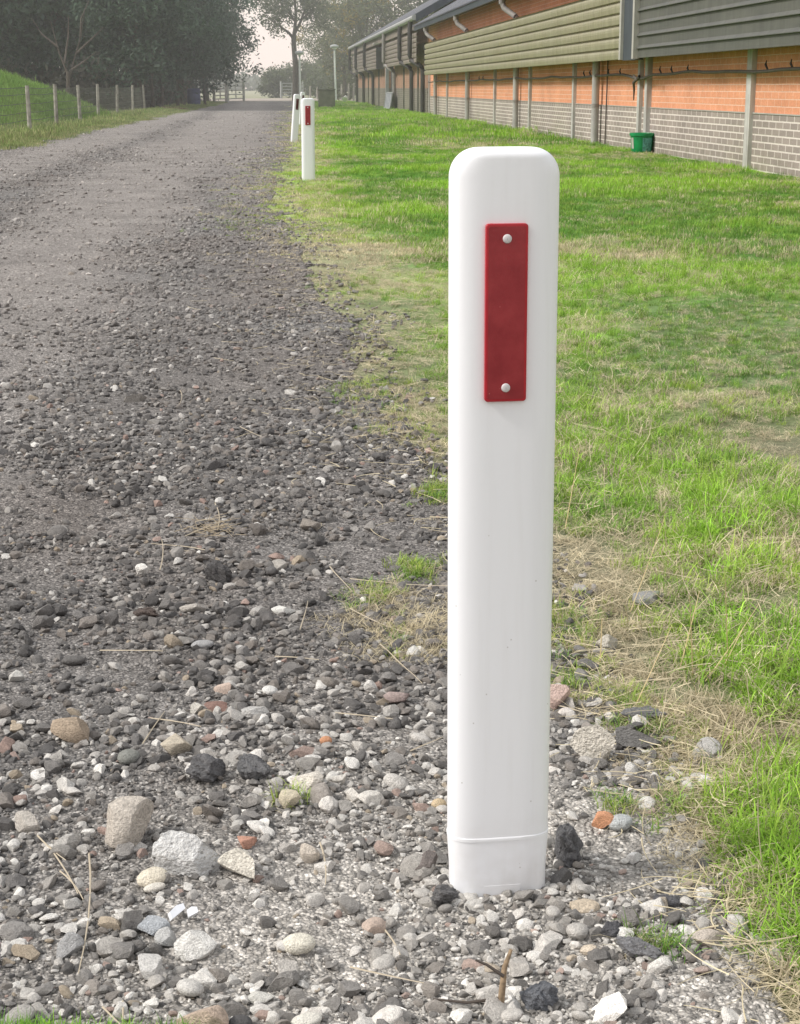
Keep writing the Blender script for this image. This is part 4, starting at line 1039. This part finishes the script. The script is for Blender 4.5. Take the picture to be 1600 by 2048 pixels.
# galvanised hurdle leaning on the far barn
b = gp(773, 217)
hy = 66.5
h = thing('hurdle', 'galvanised metal hurdle leaning against the farther barn beside its door', 'hurdle', (WX - 0.30, hy, 0.0), (R(0), R(11), 0))
fr = MB()
for zz in (0.02, 0.62): fr.tube([(0, -1.3, zz), (0, 1.9, zz)], 0.022, 6)
for yy in (-1.3, 1.9): fr.tube([(0, yy, 0.0), (0, yy, 0.64)], 0.022, 6)
part('frame', fr, M['galv'], h, False)
part('mesh_panel', MB().box((0.02, 0.3, 0.32), (0.008, 3.1, 0.58)), plain('galvanised_sheet', (0.24, 0.26, 0.29), 0.5, 0.2, 9), h, False)
for k in range(4): part('brace', MB().tube([(-0.01, -1.2 + 0.75 * k, 0.03), (-0.01, -0.75 + 0.75 * k, 0.6)], 0.016, 6), M['galv'], h, False)

b = gp(654, 216)
cbx = thing('concrete_block', 'square dark concrete box at the far end of the lawn', 'concrete block', (b.x, b.y + 0.35, 0))
me = MB().box((0, 0, 0.35), (0.66, 0.7, 0.70)).mesh('body'); ob = link('body', me, M['old_concrete'], cbx)
bv = ob.modifiers.new('edge', 'BEVEL'); bv.width = 0.02; bv.segments = 2
part('lid', MB().box((0, 0, 0.725), (0.70, 0.74, 0.05)), M['old_concrete'], cbx, False)

b = gp(690, 197)
me = rock_mesh('white_sack', 777, 3, 4, 0.15, 0.7); o = link('white_sack', me, M['white_cloth']); o.scale = (0.16, 0.2, 0.28); o.location = (b.x, b.y - 10, 0.18)
o.location = at_depth(690, 191, 95) + Vector((0, 0, 0)); o.location.z = 0.2
tag(o, 'small white bundle on the ground beside the far lamp post', 'sack')

# street lamps
def make_lamp(px, base_Y, H, lab):
    x_ = at_depth(px, 180, base_Y).x
    l = thing('street_lamp', lab, 'street lamp', (x_, base_Y, 0), (0, R(-1.2) if px > 650 else 0, 0), 'lamps at the end of the road')
    part('pole', MB().tube([(0, 0, 0), (0, 0, H * 0.35), (0, 0, H - 0.25)], [0.07, 0.062, 0.052], 10), M['lamp_pole'], l, False, 60)
    hd = part('lamp_head', MB().lathe([(0.05, H - 0.30), (0.10, H - 0.16), (0.22, H - 0.14), (0.27, H - 0.06), (0.25, H), (0.10, H + 0.06), (0.0, H + 0.07)], 20), M['lamp_head'], l, False, 50)
    part('diffuser', MB().lathe([(0.0, H - 0.20), (0.15, H - 0.19), (0.16, H - 0.145)], 16), M['white_cloth'], hd, False, 50)
make_lamp(671.5, 104, 3.22, 'taller pole lamp with flat round head, standing right near the barn end')
make_lamp(600, 103, 2.84, 'slimmer pole lamp beside the bare tree trunk, left of the other lamp')

# gates at the end of the road
def gate(x0, y0, x1, y1, H, lab, mat, bars, name='field_gate'):
    a, b = Vector((x0, y0, 0)), Vector((x1, y1, 0)); L = (b - a).length
    t = thing(name, lab, 'gate', (x0, y0, 0), (0, 0, math.atan2(y1 - y0, x1 - x0)))
    lf = MB()
    for k in range(bars): lf.tube([(0.1, 0, 0.18 + (H - 0.18) * k / (bars - 1)), (L - 0.1, 0, 0.18 + (H - 0.18) * k / (bars - 1))], 0.033, 6)
    for xx in (0.1, L / 2, L - 0.1): lf.tube([(xx, 0, 0.15), (xx, 0, H + 0.02)], 0.033, 6)
    part('leaf', lf, mat, t, False)
    for xx in (0, L): part('gate_post', MB().tube([(xx, 0, -0.1), (xx, 0, H + 0.15)], 0.075, 8), mat, t, False)
pg = at_depth(455, 180, 99); pg2 = at_depth(487, 180, 104)
gate(pg.x, 99, pg2.x, 104.5, 1.12, 'pale barred gate standing open left of the road end', plain('pale_gate_paint', (0.36, 0.37, 0.33), 0.6, 0.2, 5), 5)
pg = at_depth(428, 185, 96); pg2 = at_depth(452, 185, 98.5)
gate(pg.x, 96, pg2.x, 98.8, 0.95, 'short hurdle gate in shade under the left trees', M['fence_wood'], 5)
pg = at_depth(562, 180, 138); pg2 = at_depth(606, 180, 138)
gate(pg.x, 138, pg2.x, 138.6, 1.12, 'grey tube gate beyond the yard beside the single tree', M['galv'], 5)

# wire fence with seven wooden posts along the left verge
FP = [(57, 258, 171), (111, 257, 168), (159, 243, 170), (195.5, 235, 168), (233, 231, 170), (265, 226, 170), (289, 223, 169)]
wf = thing('wire_fence', 'wire mesh fence on weathered wooden posts beside the grassy mound', 'fence', (-4.4, 32, 0))
fpos = []
for px, py, ty in FP:
    Y = -4.42 * 3480 / (px - 536) if px != 57 else 32.2
    p_ = at_depth(px, 200, Y); fpos.append((p_.x, Y))
    H = at_depth(px, ty, Y).z
    lean = random.uniform(-0.035, 0.035)
    part('fence_post', MB().tube([(p_.x, Y, -0.2), (p_.x + lean * 0.5, Y, H * 0.5), (p_.x + lean, Y, H)], [0.042, 0.040, 0.036], 9), M['fence_wood'], wf, True, 50)
fpos = [(-4.45, 23.0), (-4.42, 27.6)] + fpos + [(-4.3, 68)]
for q in (0, 1): part('fence_post', MB().tube([(fpos[q][0], fpos[q][1], -0.2), (fpos[q][0] + 0.02, fpos[q][1], 0.85)], [0.042, 0.036], 9), M['fence_wood'], wf, True, 50)
wm = MB()
for hz in (0.08, 0.22, 0.36, 0.52, 0.68, 0.80):
    pts = []
    for (x0_, y0_), (x1_, y1_) in zip(fpos[:-1], fpos[1:]):
        for f_ in (0, 0.5): pts.append((lerp(x0_, x1_, f_) - 0.05, lerp(y0_, y1_, f_), hz - 0.02 * (f_ > 0)))
    pts.append((fpos[-1][0] - 0.05, fpos[-1][1], hz)); wm.tube(pts, 0.0055, 4)
for (x0_, y0_), (x1_, y1_) in zip(fpos[:-1], fpos[1:]):
    nn = int((y1_ - y0_) / 0.15)
    for k in range(nn):
        f_ = k / nn; xx, yy = lerp(x0_, x1_, f_) - 0.05, lerp(y0_, y1_, f_)
        wm.tube([(xx, yy, 0.03), (xx, yy, 0.79)], 0.0032, 3, False)
part('wire_mesh', wm, M['wire'], wf)

# blue barrel, rubble heap
b = gp(388, 212)
br = thing('barrel', 'dull blue barrel standing under the left trees', 'barrel', (b.x, b.y, 0))
part('drum', MB().lathe([(0.0, 0), (0.26, 0), (0.29, 0.05), (0.30, 0.22), (0.285, 0.25), (0.30, 0.28), (0.30, 0.5), (0.285, 0.53), (0.30, 0.56), (0.29, 0.72), (0.25, 0.76), (0.0, 0.755)], 24), M['blue_plastic'], br, False, 40)
part('bung', MB().lathe([(0.05, 0.75), (0.05, 0.785), (0.0, 0.787)], 12, (0.1, 0.05, 0)), M['dark_pipe'], br, False)
b = gp(338, 220)
me = rock_mesh('rubble_heap', 909, 4, 3, 0.4, 0.5, lumpy=0.4); o = link('rubble_heap', me, M['rubble']); o.location = (b.x, b.y, 0.02); o.scale = (0.75, 1.6, 0.22)
tag(o, 'low reddish rubble heap at the roadside under the left trees', 'rubble heap')

# stakes by the end of the lawn
for px, top, Y in ((620, 172, 128), (634, 173, 126), (697, 167, 112), (683, 168, 118), (707, 166, 108)):
    p_ = at_depth(px, 180, Y); H = at_depth(px, top, Y).z
    o = part('stake', MB().tube([(0, 0, -0.1), (0.01, 0, H * 0.6), (0.02, 0, H)], [0.07, 0.065, 0.055], 7), M['fence_wood'], None, False)
    o.location = (p_.x, Y, 0)
    tag(o, 'weathered wooden stake standing among bushes at the far end of the lawn', 'stake', 'wooden stakes by the lamp')

# ------------------------------------------------------------------ trees
def crown_mesh(name, seed, rx, ry, z0, z1, clumps, per, leaf, ctop, cbot, crad=0.5, shell=0.5, warm=None):
    r = np.random.default_rng(seed)
    d = r.normal(size=(clumps, 3)); d /= np.linalg.norm(d, axis=1, keepdims=True)
    q = r.uniform(shell, 1.0, (clumps, 1)) ** 0.6
    lob = 1 + 0.28 * np.sin(d[:, :1] * 5.1 + seed) * np.cos(d[:, 1:2] * 4.3 + seed * 2) + 0.18 * r.normal(size=(clumps, 1))
    C = d * q * lob * np.array([rx, ry, (z1 - z0) / 2]) + np.array([0, 0, (z0 + z1) / 2])
    cs = r.uniform(0.6, 1.4, clumps) * crad
    L = np.repeat(C, per, 0) + r.normal(size=(clumps * per, 3)) * np.repeat(cs, per)[:, None] * np.array([0.55, 0.55, 0.42])
    n = len(L)
    nrm = r.normal(size=(n, 3)) + np.array([0, 0, 0.5]); nrm /= np.linalg.norm(nrm, axis=1, keepdims=True)
    t = np.cross(nrm, r.normal(size=(n, 3))); t /= np.linalg.norm(t, axis=1, keepdims=True); b = np.cross(nrm, t)
    s = (leaf * r.uniform(0.6, 1.35, n))[:, None]
    V = np.stack([L - t * s, L - b * s * 0.42 + nrm * s * 0.12, L + t * s * 1.05, L + b * s * 0.42 + nrm * s * 0.12], 1).reshape(-1, 3)
    F = np.arange(n * 4).reshape(-1, 4)
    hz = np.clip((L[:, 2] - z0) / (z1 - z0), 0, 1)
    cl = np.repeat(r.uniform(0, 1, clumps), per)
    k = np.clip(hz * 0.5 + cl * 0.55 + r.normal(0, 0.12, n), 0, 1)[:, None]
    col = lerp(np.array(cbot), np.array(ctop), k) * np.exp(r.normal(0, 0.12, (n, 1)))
    if warm is not None:
        m = (np.repeat(r.random(clumps) < warm[0], per))[:, None]
        col = np.where(m, np.array(warm[1]) * np.exp(r.normal(0, 0.15, (n, 1))), col)
    me = mesh_np(name, V, F); attr_col(me, 'tint', np.repeat(col, 4, 0))
    return me

def trunk_mb(seed, H, r0, limbs, spread, lean=0.0, fork=0.45, n=8):
    r = random.Random(seed); mb = MB()
    pts = [Vector((0, 0, -0.15))]; p_ = Vector((0, 0, 0))
    st = 6
    for k in range(1, st + 1):
        p_ = Vector((lean * k / st + r.uniform(-0.04, 0.04) * H * 0.2, r.uniform(-0.04, 0.04) * H * 0.2, H * k / st)); pts.append(p_)
    rad = [r0 * 1.25] + [r0 * (1 - 0.72 * k / st) for k in range(1, st + 1)]
    mb.tube(pts, rad, n)
    for l in range(limbs):
        f = fork + (0.95 - fork) * l / max(1, limbs - 1)
        i = min(int(f * st), st - 1); a0 = pts[i] + (pts[i + 1] - pts[i]) * (f * st - i)
        an = l * 2.4 + r.uniform(-0.4, 0.4); sp = spread * r.uniform(0.7, 1.2) * (1 - 0.4 * f)
        dirx, diry = math.cos(an), math.sin(an)
        q = [a0, a0 + Vector((dirx * sp * 0.4, diry * sp * 0.4, sp * 0.35)), a0 + Vector((dirx * sp * 0.75, diry * sp * 0.75, sp * 0.85)), a0 + Vector((dirx * sp, diry * sp, sp * 1.5))]
        rr_ = rad[i] * 0.55
        mb.tube(q, [rr_, rr_ * 0.7, rr_ * 0.45, rr_ * 0.18], 6)
        for s2 in range(2):
            b0 = q[1 + s2]; a2 = an + r.choice((-1, 1)) * r.uniform(0.5, 1.1); s3 = sp * 0.5
            mb.tube([b0, b0 + Vector((math.cos(a2) * s3 * 0.6, math.sin(a2) * s3 * 0.6, s3 * 0.35)), b0 + Vector((math.cos(a2) * s3, math.sin(a2) * s3, s3 * 0.9))], [rr_ * 0.45, rr_ * 0.25, rr_ * 0.1], 5)
    return mb

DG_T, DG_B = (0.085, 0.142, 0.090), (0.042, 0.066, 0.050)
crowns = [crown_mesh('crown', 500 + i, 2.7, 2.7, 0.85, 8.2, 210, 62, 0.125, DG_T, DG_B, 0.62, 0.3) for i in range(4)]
trunks = []
for i in range(4):
    me = trunk_mb(520 + i, 5.5, 0.17, 7, 1.9, fork=0.3).mesh('trunk'); smooth(me, True, 60); trunks.append(me)
def tree(x_, y_, k, sc, lab, rz, group='trees on the left beyond the mound', zs=None):
    t = thing('broadleaf_tree', lab, 'tree', (x_, y_, 0), (0, 0, rz), group)
    t.scale = (sc, sc, zs or sc)
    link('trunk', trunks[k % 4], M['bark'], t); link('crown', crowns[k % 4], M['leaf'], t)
    return t
TL = [(-4.7, 63.5, 0.80, 'roadside tree nearest the camera, just past the last fence post'), (-4.3, 71, 0.85, 'second roadside tree past the fence, above the reddish rubble heap'),
      (-4.0, 79, 0.85, 'roadside tree whose trunk stands beside the blue barrel'), (-3.9, 87, 0.88, 'roadside tree just beyond the blue barrel'),
      (-4.1, 95, 0.92, 'roadside tree beside the shaded hurdle gate'), (-3.6, 103, 0.86, 'last roadside tree, its crown edge against the open sky'),
      (-7.6, 66, 0.95, 'dense tree behind the bare sapling'), (-10.2, 66, 0.95, 'dense tree behind the mound, right of its crest'), (-12.6, 64, 1.0, 'dense tree straight behind the crest of the mound'),
      (-15.0, 67, 1.0, 'dense tree behind the left slope of the mound, at the picture edge'),
      (-7.0, 76, 1.0, 'tree in the second row behind the roadside rubble'), (-9.6, 80, 1.05, 'tree in the second row behind the bare sapling'), (-13, 80, 1.1, 'tree in the second row behind the crest of the mound'), (-17, 82, 1.1, 'tree in the second row at the left picture edge'),
      (-6.8, 90, 1.1, 'back row tree behind the blue barrel'), (-7.0, 104, 1.1, 'back row tree behind the shaded hurdle gate'), (-11.5, 96, 1.2, 'tallest back row tree, deep in shade behind the others'), (-19.5, 75, 1.1, 'dense tree outside the left picture edge')]
for i, (x_, y_, sc, lab) in enumerate(TL):
    tree(x_, y_, i, sc, lab, i * 1.37)
# dim undergrowth below the left trees
r_ = np.random.default_rng(5)
def brush(name, pts, leaf, ctop, cbot, zmax, per=40):
    Cs = np.array(pts); n = len(Cs) * per
    L = np.repeat(Cs, per, 0) + r_.normal(size=(n, 3)) * np.array([0.35, 0.5, 0.22]); L[:, 2] = np.abs(L[:, 2])
    nrm = r_.normal(size=(n, 3)); nrm /= np.linalg.norm(nrm, axis=1, keepdims=True)
    t = np.cross(nrm, r_.normal(size=(n, 3))); t /= np.linalg.norm(t, axis=1, keepdims=True); b = np.cross(nrm, t)
    s = (leaf * r_.uniform(0.5, 1.4, n))[:, None]
    V = np.stack([L - t * s, L - b * s * 0.4, L + t * s, L + b * s * 0.4], 1).reshape(-1, 3)
    col = lerp(np.array(cbot), np.array(ctop), np.clip(L[:, 2:3] / zmax + r_.normal(0, 0.2, (n, 1)), 0, 1))
    me = mesh_np(name, V, np.arange(n * 4).reshape(-1, 4)); attr_col(me, 'tint', np.repeat(col, 4, 0))
    return tag(link(name, me, M['leaf']), kind='stuff')
pts = []
for i in range(560):
    y_ = r_.uniform(62, 108); pts.append((-4.9 - abs(r_.normal(0, 2.2)), y_, r_.uniform(0.0, 1.0)))
for i in range(330):
    pts.append((r_.uniform(-20, -6), r_.uniform(62, 70), r_.uniform(0.0, 1.6)))
brush('undergrowth', pts, 0.13, (0.078, 0.078, 0.062), (0.050, 0.042, 0.036), 1.5)
# slender stems in front of the undergrowth
for i, (px, Y, lab) in enumerate([(322, 66, 'thin grey stem leaning beside the reddish rubble'), (355, 70, 'thin dark stem at the roadside left of the barrel'), (368, 73, 'thin dark stem touching the blue barrel at its left'), (410, 80, 'slim pale stem right of the blue barrel'), (306, 64, 'slim stem next to the last fence post')]):
    x_ = at_depth(px, 190, Y).x
    t = thing('young_tree', lab, 'tree', (x_, Y, 0), (0, 0, i), 'thin stems at the roadside')
    part('trunk', MB().tube([(0, 0, -0.1), (0.05, 0, 0.9), (0.02, 0.08, 2.2), (0.1, 0.1, 4.0)], [0.07, 0.06, 0.05, 0.02], 7), M['pale_bark'] if i in (0, 3) else M['bark'], t, False, 60)
    link('crown', crown_mesh('crown', 560 + i, 0.9, 0.9, 2.0, 5.0, 26, 40, 0.11, DG_T, DG_B, 0.4, 0.2), M['leaf'], t)

# bare branching sapling behind the mound
x_ = at_depth(137, 170, 58).x
t = thing('bare_sapling', 'leafless pale sapling with spreading branches at the mound edge', 'tree', (x_, 58, 0.0))
part('trunk', MB().tube([(0, 0, -0.2), (-0.02, 0, 0.7), (0.0, 0, 1.3)], [0.075, 0.065, 0.055], 8), M['pale_bark'], t, False, 60)
bm_ = MB()
for pts in ([(0, 0, 1.2), (-0.25, 0, 1.9), (-0.5, 0.1, 2.9)], [(0, 0, 1.0), (0.18, 0.1, 1.6), (0.42, 0.1, 2.3), (0.62, 0.1, 3.2)], [(0.1, 0, 1.35), (0.55, 0.1, 1.65), (0.95, 0.1, 1.95)], [(-0.1, 0, 1.6), (0.05, 0.1, 2.4), (0.1, 0.1, 3.1)], [(0.3, 0.1, 1.9), (0.75, 0.1, 2.3), (1.2, 0.1, 2.7)], [(-0.3, 0, 2.1), (-0.8, 0.1, 2.5), (-1.1, 0.1, 3.0)], [(0.45, 0.1, 2.4), (0.5, 0.1, 3.0), (0.8, 0.1, 3.6)]):
    bm_.tube(pts, [0.042 - 0.034 * k / (len(pts) - 1) for k in range(len(pts))], 6)
part('branches', bm_, M['pale_bark'], t, False, 60)

# single tall tree at the end of the road
x_ = at_depth(598, 190, 108).x
t = thing('tall_tree', 'tall slender tree with bare forking trunk against the pale sky', 'tree', (x_, 108, 0))
def q(px, py): v = at_depth(px, py, 108); return Vector((v.x - x_, 0, v.z))
tm = MB().tube([q(591, 206), q(591, 175), q(591, 130), q(588, 95), q(587, 74)], [0.24, 0.20, 0.17, 0.155, 0.15], 10)
tm.tube([q(588, 78), q(578, 66), q(562, 54), q(548, 44), q(532, 34)], [0.11, 0.085, 0.065, 0.05, 0.03], 7)
tm.tube([q(588, 78), q(590, 55), q(592, 30), q(590, 5), q(586, -40), q(580, -90)], [0.14, 0.11, 0.09, 0.08, 0.05, 0.02], 7)
tm.tube([q(589, 68), q(598, 50), q(607, 28), q(614, 5), q(622, -30)], [0.10, 0.08, 0.065, 0.05, 0.02], 7)
tm.tube([q(591, 45), q(580, 28), q(574, 8), q(570, -20)], [0.06, 0.05, 0.04, 0.02], 6)
tm.tube([q(603, 38), q(618, 26), q(632, 16)], [0.05, 0.035, 0.015], 6)
tm.tube([q(562, 54), q(556, 36), q(552, 16)], [0.05, 0.035, 0.015], 6)
part('trunk', tm, M['bark'], t, False, 60)
r2 = np.random.default_rng(77); cc = []
for (px, py, sx, sy, num) in ((548, 26, 18, 20, 40), (580, 4, 28, 22, 60), (620, 18, 18, 22, 48), (560, 62, 10, 8, 6), (634, 48, 8, 10, 8), (600, -60, 50, 40, 60), (540, -30, 26, 30, 30), (640, -20, 18, 30, 18)):
    for k in range(num): cc.append((at_depth(px + r2.normal() * sx, py + r2.normal() * sy, 108)))
cc = np.array([(v.x - x_, r2.normal() * 1.4, v.z) for v in cc])
cc = cc[cc[:, 2] > 4.0]
per = 26; n = len(cc) * per
L = np.repeat(cc, per, 0) + r2.normal(size=(n, 3)) * 0.22
nrm = r2.normal(size=(n, 3)); nrm /= np.linalg.norm(nrm, axis=1, keepdims=True)
tt = np.cross(nrm, r2.normal(size=(n, 3))); tt /= np.linalg.norm(tt, axis=1, keepdims=True); bb = np.cross(nrm, tt); s = (0.10 * r2.uniform(0.6, 1.4, n))[:, None]
V = np.stack([L - tt * s, L - bb * s * 0.45, L + tt * s, L + bb * s * 0.45], 1).reshape(-1, 3)
me = mesh_np('crown', V, np.arange(n * 4).reshape(-1, 4)); attr_col(me, 'tint', np.repeat(lerp(np.array([0.06, 0.075, 0.05]), np.array([0.15, 0.17, 0.10]), r2.random((n, 1))), 4, 0))
link('crown', me, M['leaf'], t)

# trees behind the barns on the right
OT, OB = (0.19, 0.215, 0.11), (0.075, 0.09, 0.055)
oc = [crown_mesh('crown', 600 + i, 2.5, 2.5, 0.9, 8.5, 120, 56, 0.125, OT, OB, 0.55, 0.35, (0.10, (0.30, 0.24, 0.07))) for i in range(3)]
for i, (px, Y, sc, lab) in enumerate([(688, 120, 0.9, 'olive green tree with yellowing leaves behind the taller lamp'), (735, 112, 0.95, 'olive tree just behind the end of the farther barn'), (790, 118, 1.1, 'olive tree rising over the pale gutter of the farther barn'),
                                      (850, 110, 1.1, 'olive tree above the junction of the two barn roofs'), (905, 116, 1.2, 'olive tree behind the blue-grey roof, rightmost of those over the barns'), (668, 140, 1.0, 'farther olive tree between the lamps')]):
    x_ = at_depth(px, 100, Y).x
    t = thing('olive_tree', lab, 'tree', (x_, Y, 0), (0, 0, i * 2.1), 'trees behind the barns'); t.scale = (sc, sc, sc)
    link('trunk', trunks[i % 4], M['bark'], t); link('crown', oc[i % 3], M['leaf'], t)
# bushes beyond the yard
for i, (px, Y, w, h, lab) in enumerate([(545, 142, 1.0, 2.2, 'low rounded bush left of the grey tube gate'), (585, 146, 1.5, 2.9, 'tall bush directly behind the grey tube gate'), (625, 150, 1.7, 3.2, 'dark bush between the two lamps'), (645, 136, 1.2, 2.2, 'bush behind the square concrete box'), (700, 126, 1.4, 2.4, 'bush behind the wooden stakes beside the barn end')]):
    x_ = at_depth(px, 100, Y).x
    o = link('bush', crown_mesh('bush', 640 + i, w, w, 0.0, h, 70, 46, 0.12, (0.135, 0.165, 0.085), (0.055, 0.07, 0.045), 0.42, 0.3), M['leaf'])
    o.location = (x_, Y, 0); tag(o, lab, 'bush', 'bushes at the end of the road')
# far belt of trees across the fields
pts = []
for i in range(700):
    a = r_.uniform(-1, 1); pts.append((a * 260, 430 + r_.uniform(-10, 10), r_.uniform(0, 4.2) * (0.6 + 0.5 * math.sin(a * 40) ** 2)))
Cs = np.array(pts); n = len(Cs) * 30
L = np.repeat(Cs, 30, 0) + r_.normal(size=(n, 3)) * np.array([2.2, 2.0, 0.8]); L[:, 2] = np.abs(L[:, 2])
nrm = r_.normal(size=(n, 3)); nrm /= np.linalg.norm(nrm, axis=1, keepdims=True); tt = np.cross(nrm, r_.normal(size=(n, 3))); tt /= np.linalg.norm(tt, axis=1, keepdims=True); bb = np.cross(nrm, tt)
V = np.stack([L - tt * 0.7, L - bb * 0.5, L + tt * 0.7, L + bb * 0.5], 1).reshape(-1, 3)
me = mesh_np('far_woods', V, np.arange(n * 4).reshape(-1, 4)); attr_col(me, 'tint', np.repeat(lerp(np.array([0.14, 0.16, 0.13]), np.array([0.18, 0.20, 0.16]), r_.random((n, 1))), 4, 0))
tag(link('far_woods', me, M['leaf']), kind='stuff')

# ------------------------------------------------------------------ light, haze, sky
SUN_EL, SUN_AZ = R(42), R(262)      # compass-style azimuth from +Y clockwise: light comes from the left, a little behind the camera
sd = Vector((math.sin(SUN_AZ) * math.cos(SUN_EL), math.cos(SUN_AZ) * math.cos(SUN_EL), math.sin(SUN_EL)))
sl_ = bpy.data.lights.new('sun', 'SUN'); sl_.energy = 3.3; sl_.angle = R(10); sl_.color = (1.0, 0.95, 0.885)
so = bpy.data.objects.new('sun', sl_); COL.objects.link(so); so.rotation_euler = sd.to_track_quat('Z', 'Y').to_euler(); so.location = (-10, -5, 20)

w = bpy.data.worlds.new('World'); S.world = w; w.use_nodes = True
nt = w.node_tree; nt.nodes.clear()
out = nt.nodes.new('ShaderNodeOutputWorld'); bg = nt.nodes.new('ShaderNodeBackground')
sky = nt.nodes.new('ShaderNodeTexSky'); sky.sky_type = 'NISHITA'; sky.sun_disc = False
sky.sun_elevation = SUN_EL; sky.sun_rotation = SUN_AZ; sky.air_density = 1.2; sky.dust_density = 4.0; sky.ozone_density = 1.0
tc = nt.nodes.new('ShaderNodeTexCoord'); sx = nt.nodes.new('ShaderNodeSeparateXYZ'); nt.links.new(tc.outputs['Generated'], sx.inputs[0])
veil = nt.nodes.new('ShaderNodeValToRGB'); nt.links.new(sx.outputs[2], veil.inputs[0])   # milky veil: pinkish at the horizon, cool overhead
e_ = veil.color_ramp.elements
e_[0].position = 0.0; e_[0].color = (1.16, 0.99, 0.91, 1); e_[1].position = 1.0; e_[1].color = (0.90, 0.94, 0.98, 1)
e2 = e_.new(0.22); e2.color = (0.98, 0.92, 0.90, 1)
sc_ = nt.nodes.new('ShaderNodeVectorMath'); sc_.operation = 'SCALE'; sc_.inputs['Scale'].default_value = 10.0; nt.links.new(veil.outputs[0], sc_.inputs[0])
mx = nt.nodes.new('ShaderNodeMix'); mx.data_type = 'RGBA'; mx.inputs[0].default_value = 0.85
nt.links.new(sky.outputs[0], mx.inputs[6]); nt.links.new(sc_.outputs[0], mx.inputs[7]); nt.links.new(mx.outputs[2], bg.inputs[0]); bg.inputs[1].default_value = 0.116
nt.links.new(bg.outputs[0], out.inputs[0])

HAZE = True
if HAZE:
    hm = bpy.data.materials.new('haze'); hm.use_nodes = True; t_ = hm.node_tree; t_.nodes.clear()
    oo = t_.nodes.new('ShaderNodeOutputMaterial'); vs_ = t_.nodes.new('ShaderNodeVolumeScatter')
    vs_.inputs['Color'].default_value = (0.97, 0.97, 0.98, 1); vs_.inputs['Density'].default_value = 0.0023; vs_.inputs['Anisotropy'].default_value = 0.1
    t_.links.new(vs_.outputs[0], oo.inputs['Volume'])
    hz = link('haze', MB().box((0, 130, 14), (160, 210, 29.5)).mesh('haze'), hm); tag(hz, kind='stuff')

cam = bpy.data.cameras.new('camera'); co = bpy.data.objects.new('camera', cam); COL.objects.link(co)
co.location = (0, 0, CAMH); co.rotation_euler = (math.pi / 2 - PITCH, 0, -YAW)
cam.sensor_fit = 'HORIZONTAL'; cam.sensor_width = 36; cam.lens = 36 * 3375 / 1600; cam.clip_start = 0.05; cam.clip_end = 3000
S.camera = co
S.view_settings.view_transform = 'Standard'; S.view_settings.look = 'None'; S.view_settings.exposure = 0; S.view_settings.gamma = 1
S.render.engine = 'CYCLES'
S.cycles.use_denoising = True
S.cycles.max_bounces = 6; S.cycles.diffuse_bounces = 3; S.cycles.glossy_bounces = 2; S.cycles.transmission_bounces = 3; S.cycles.volume_bounces = 1; S.cycles.transparent_max_bounces = 4
S.cycles.caustics_reflective = False; S.cycles.caustics_refractive = False
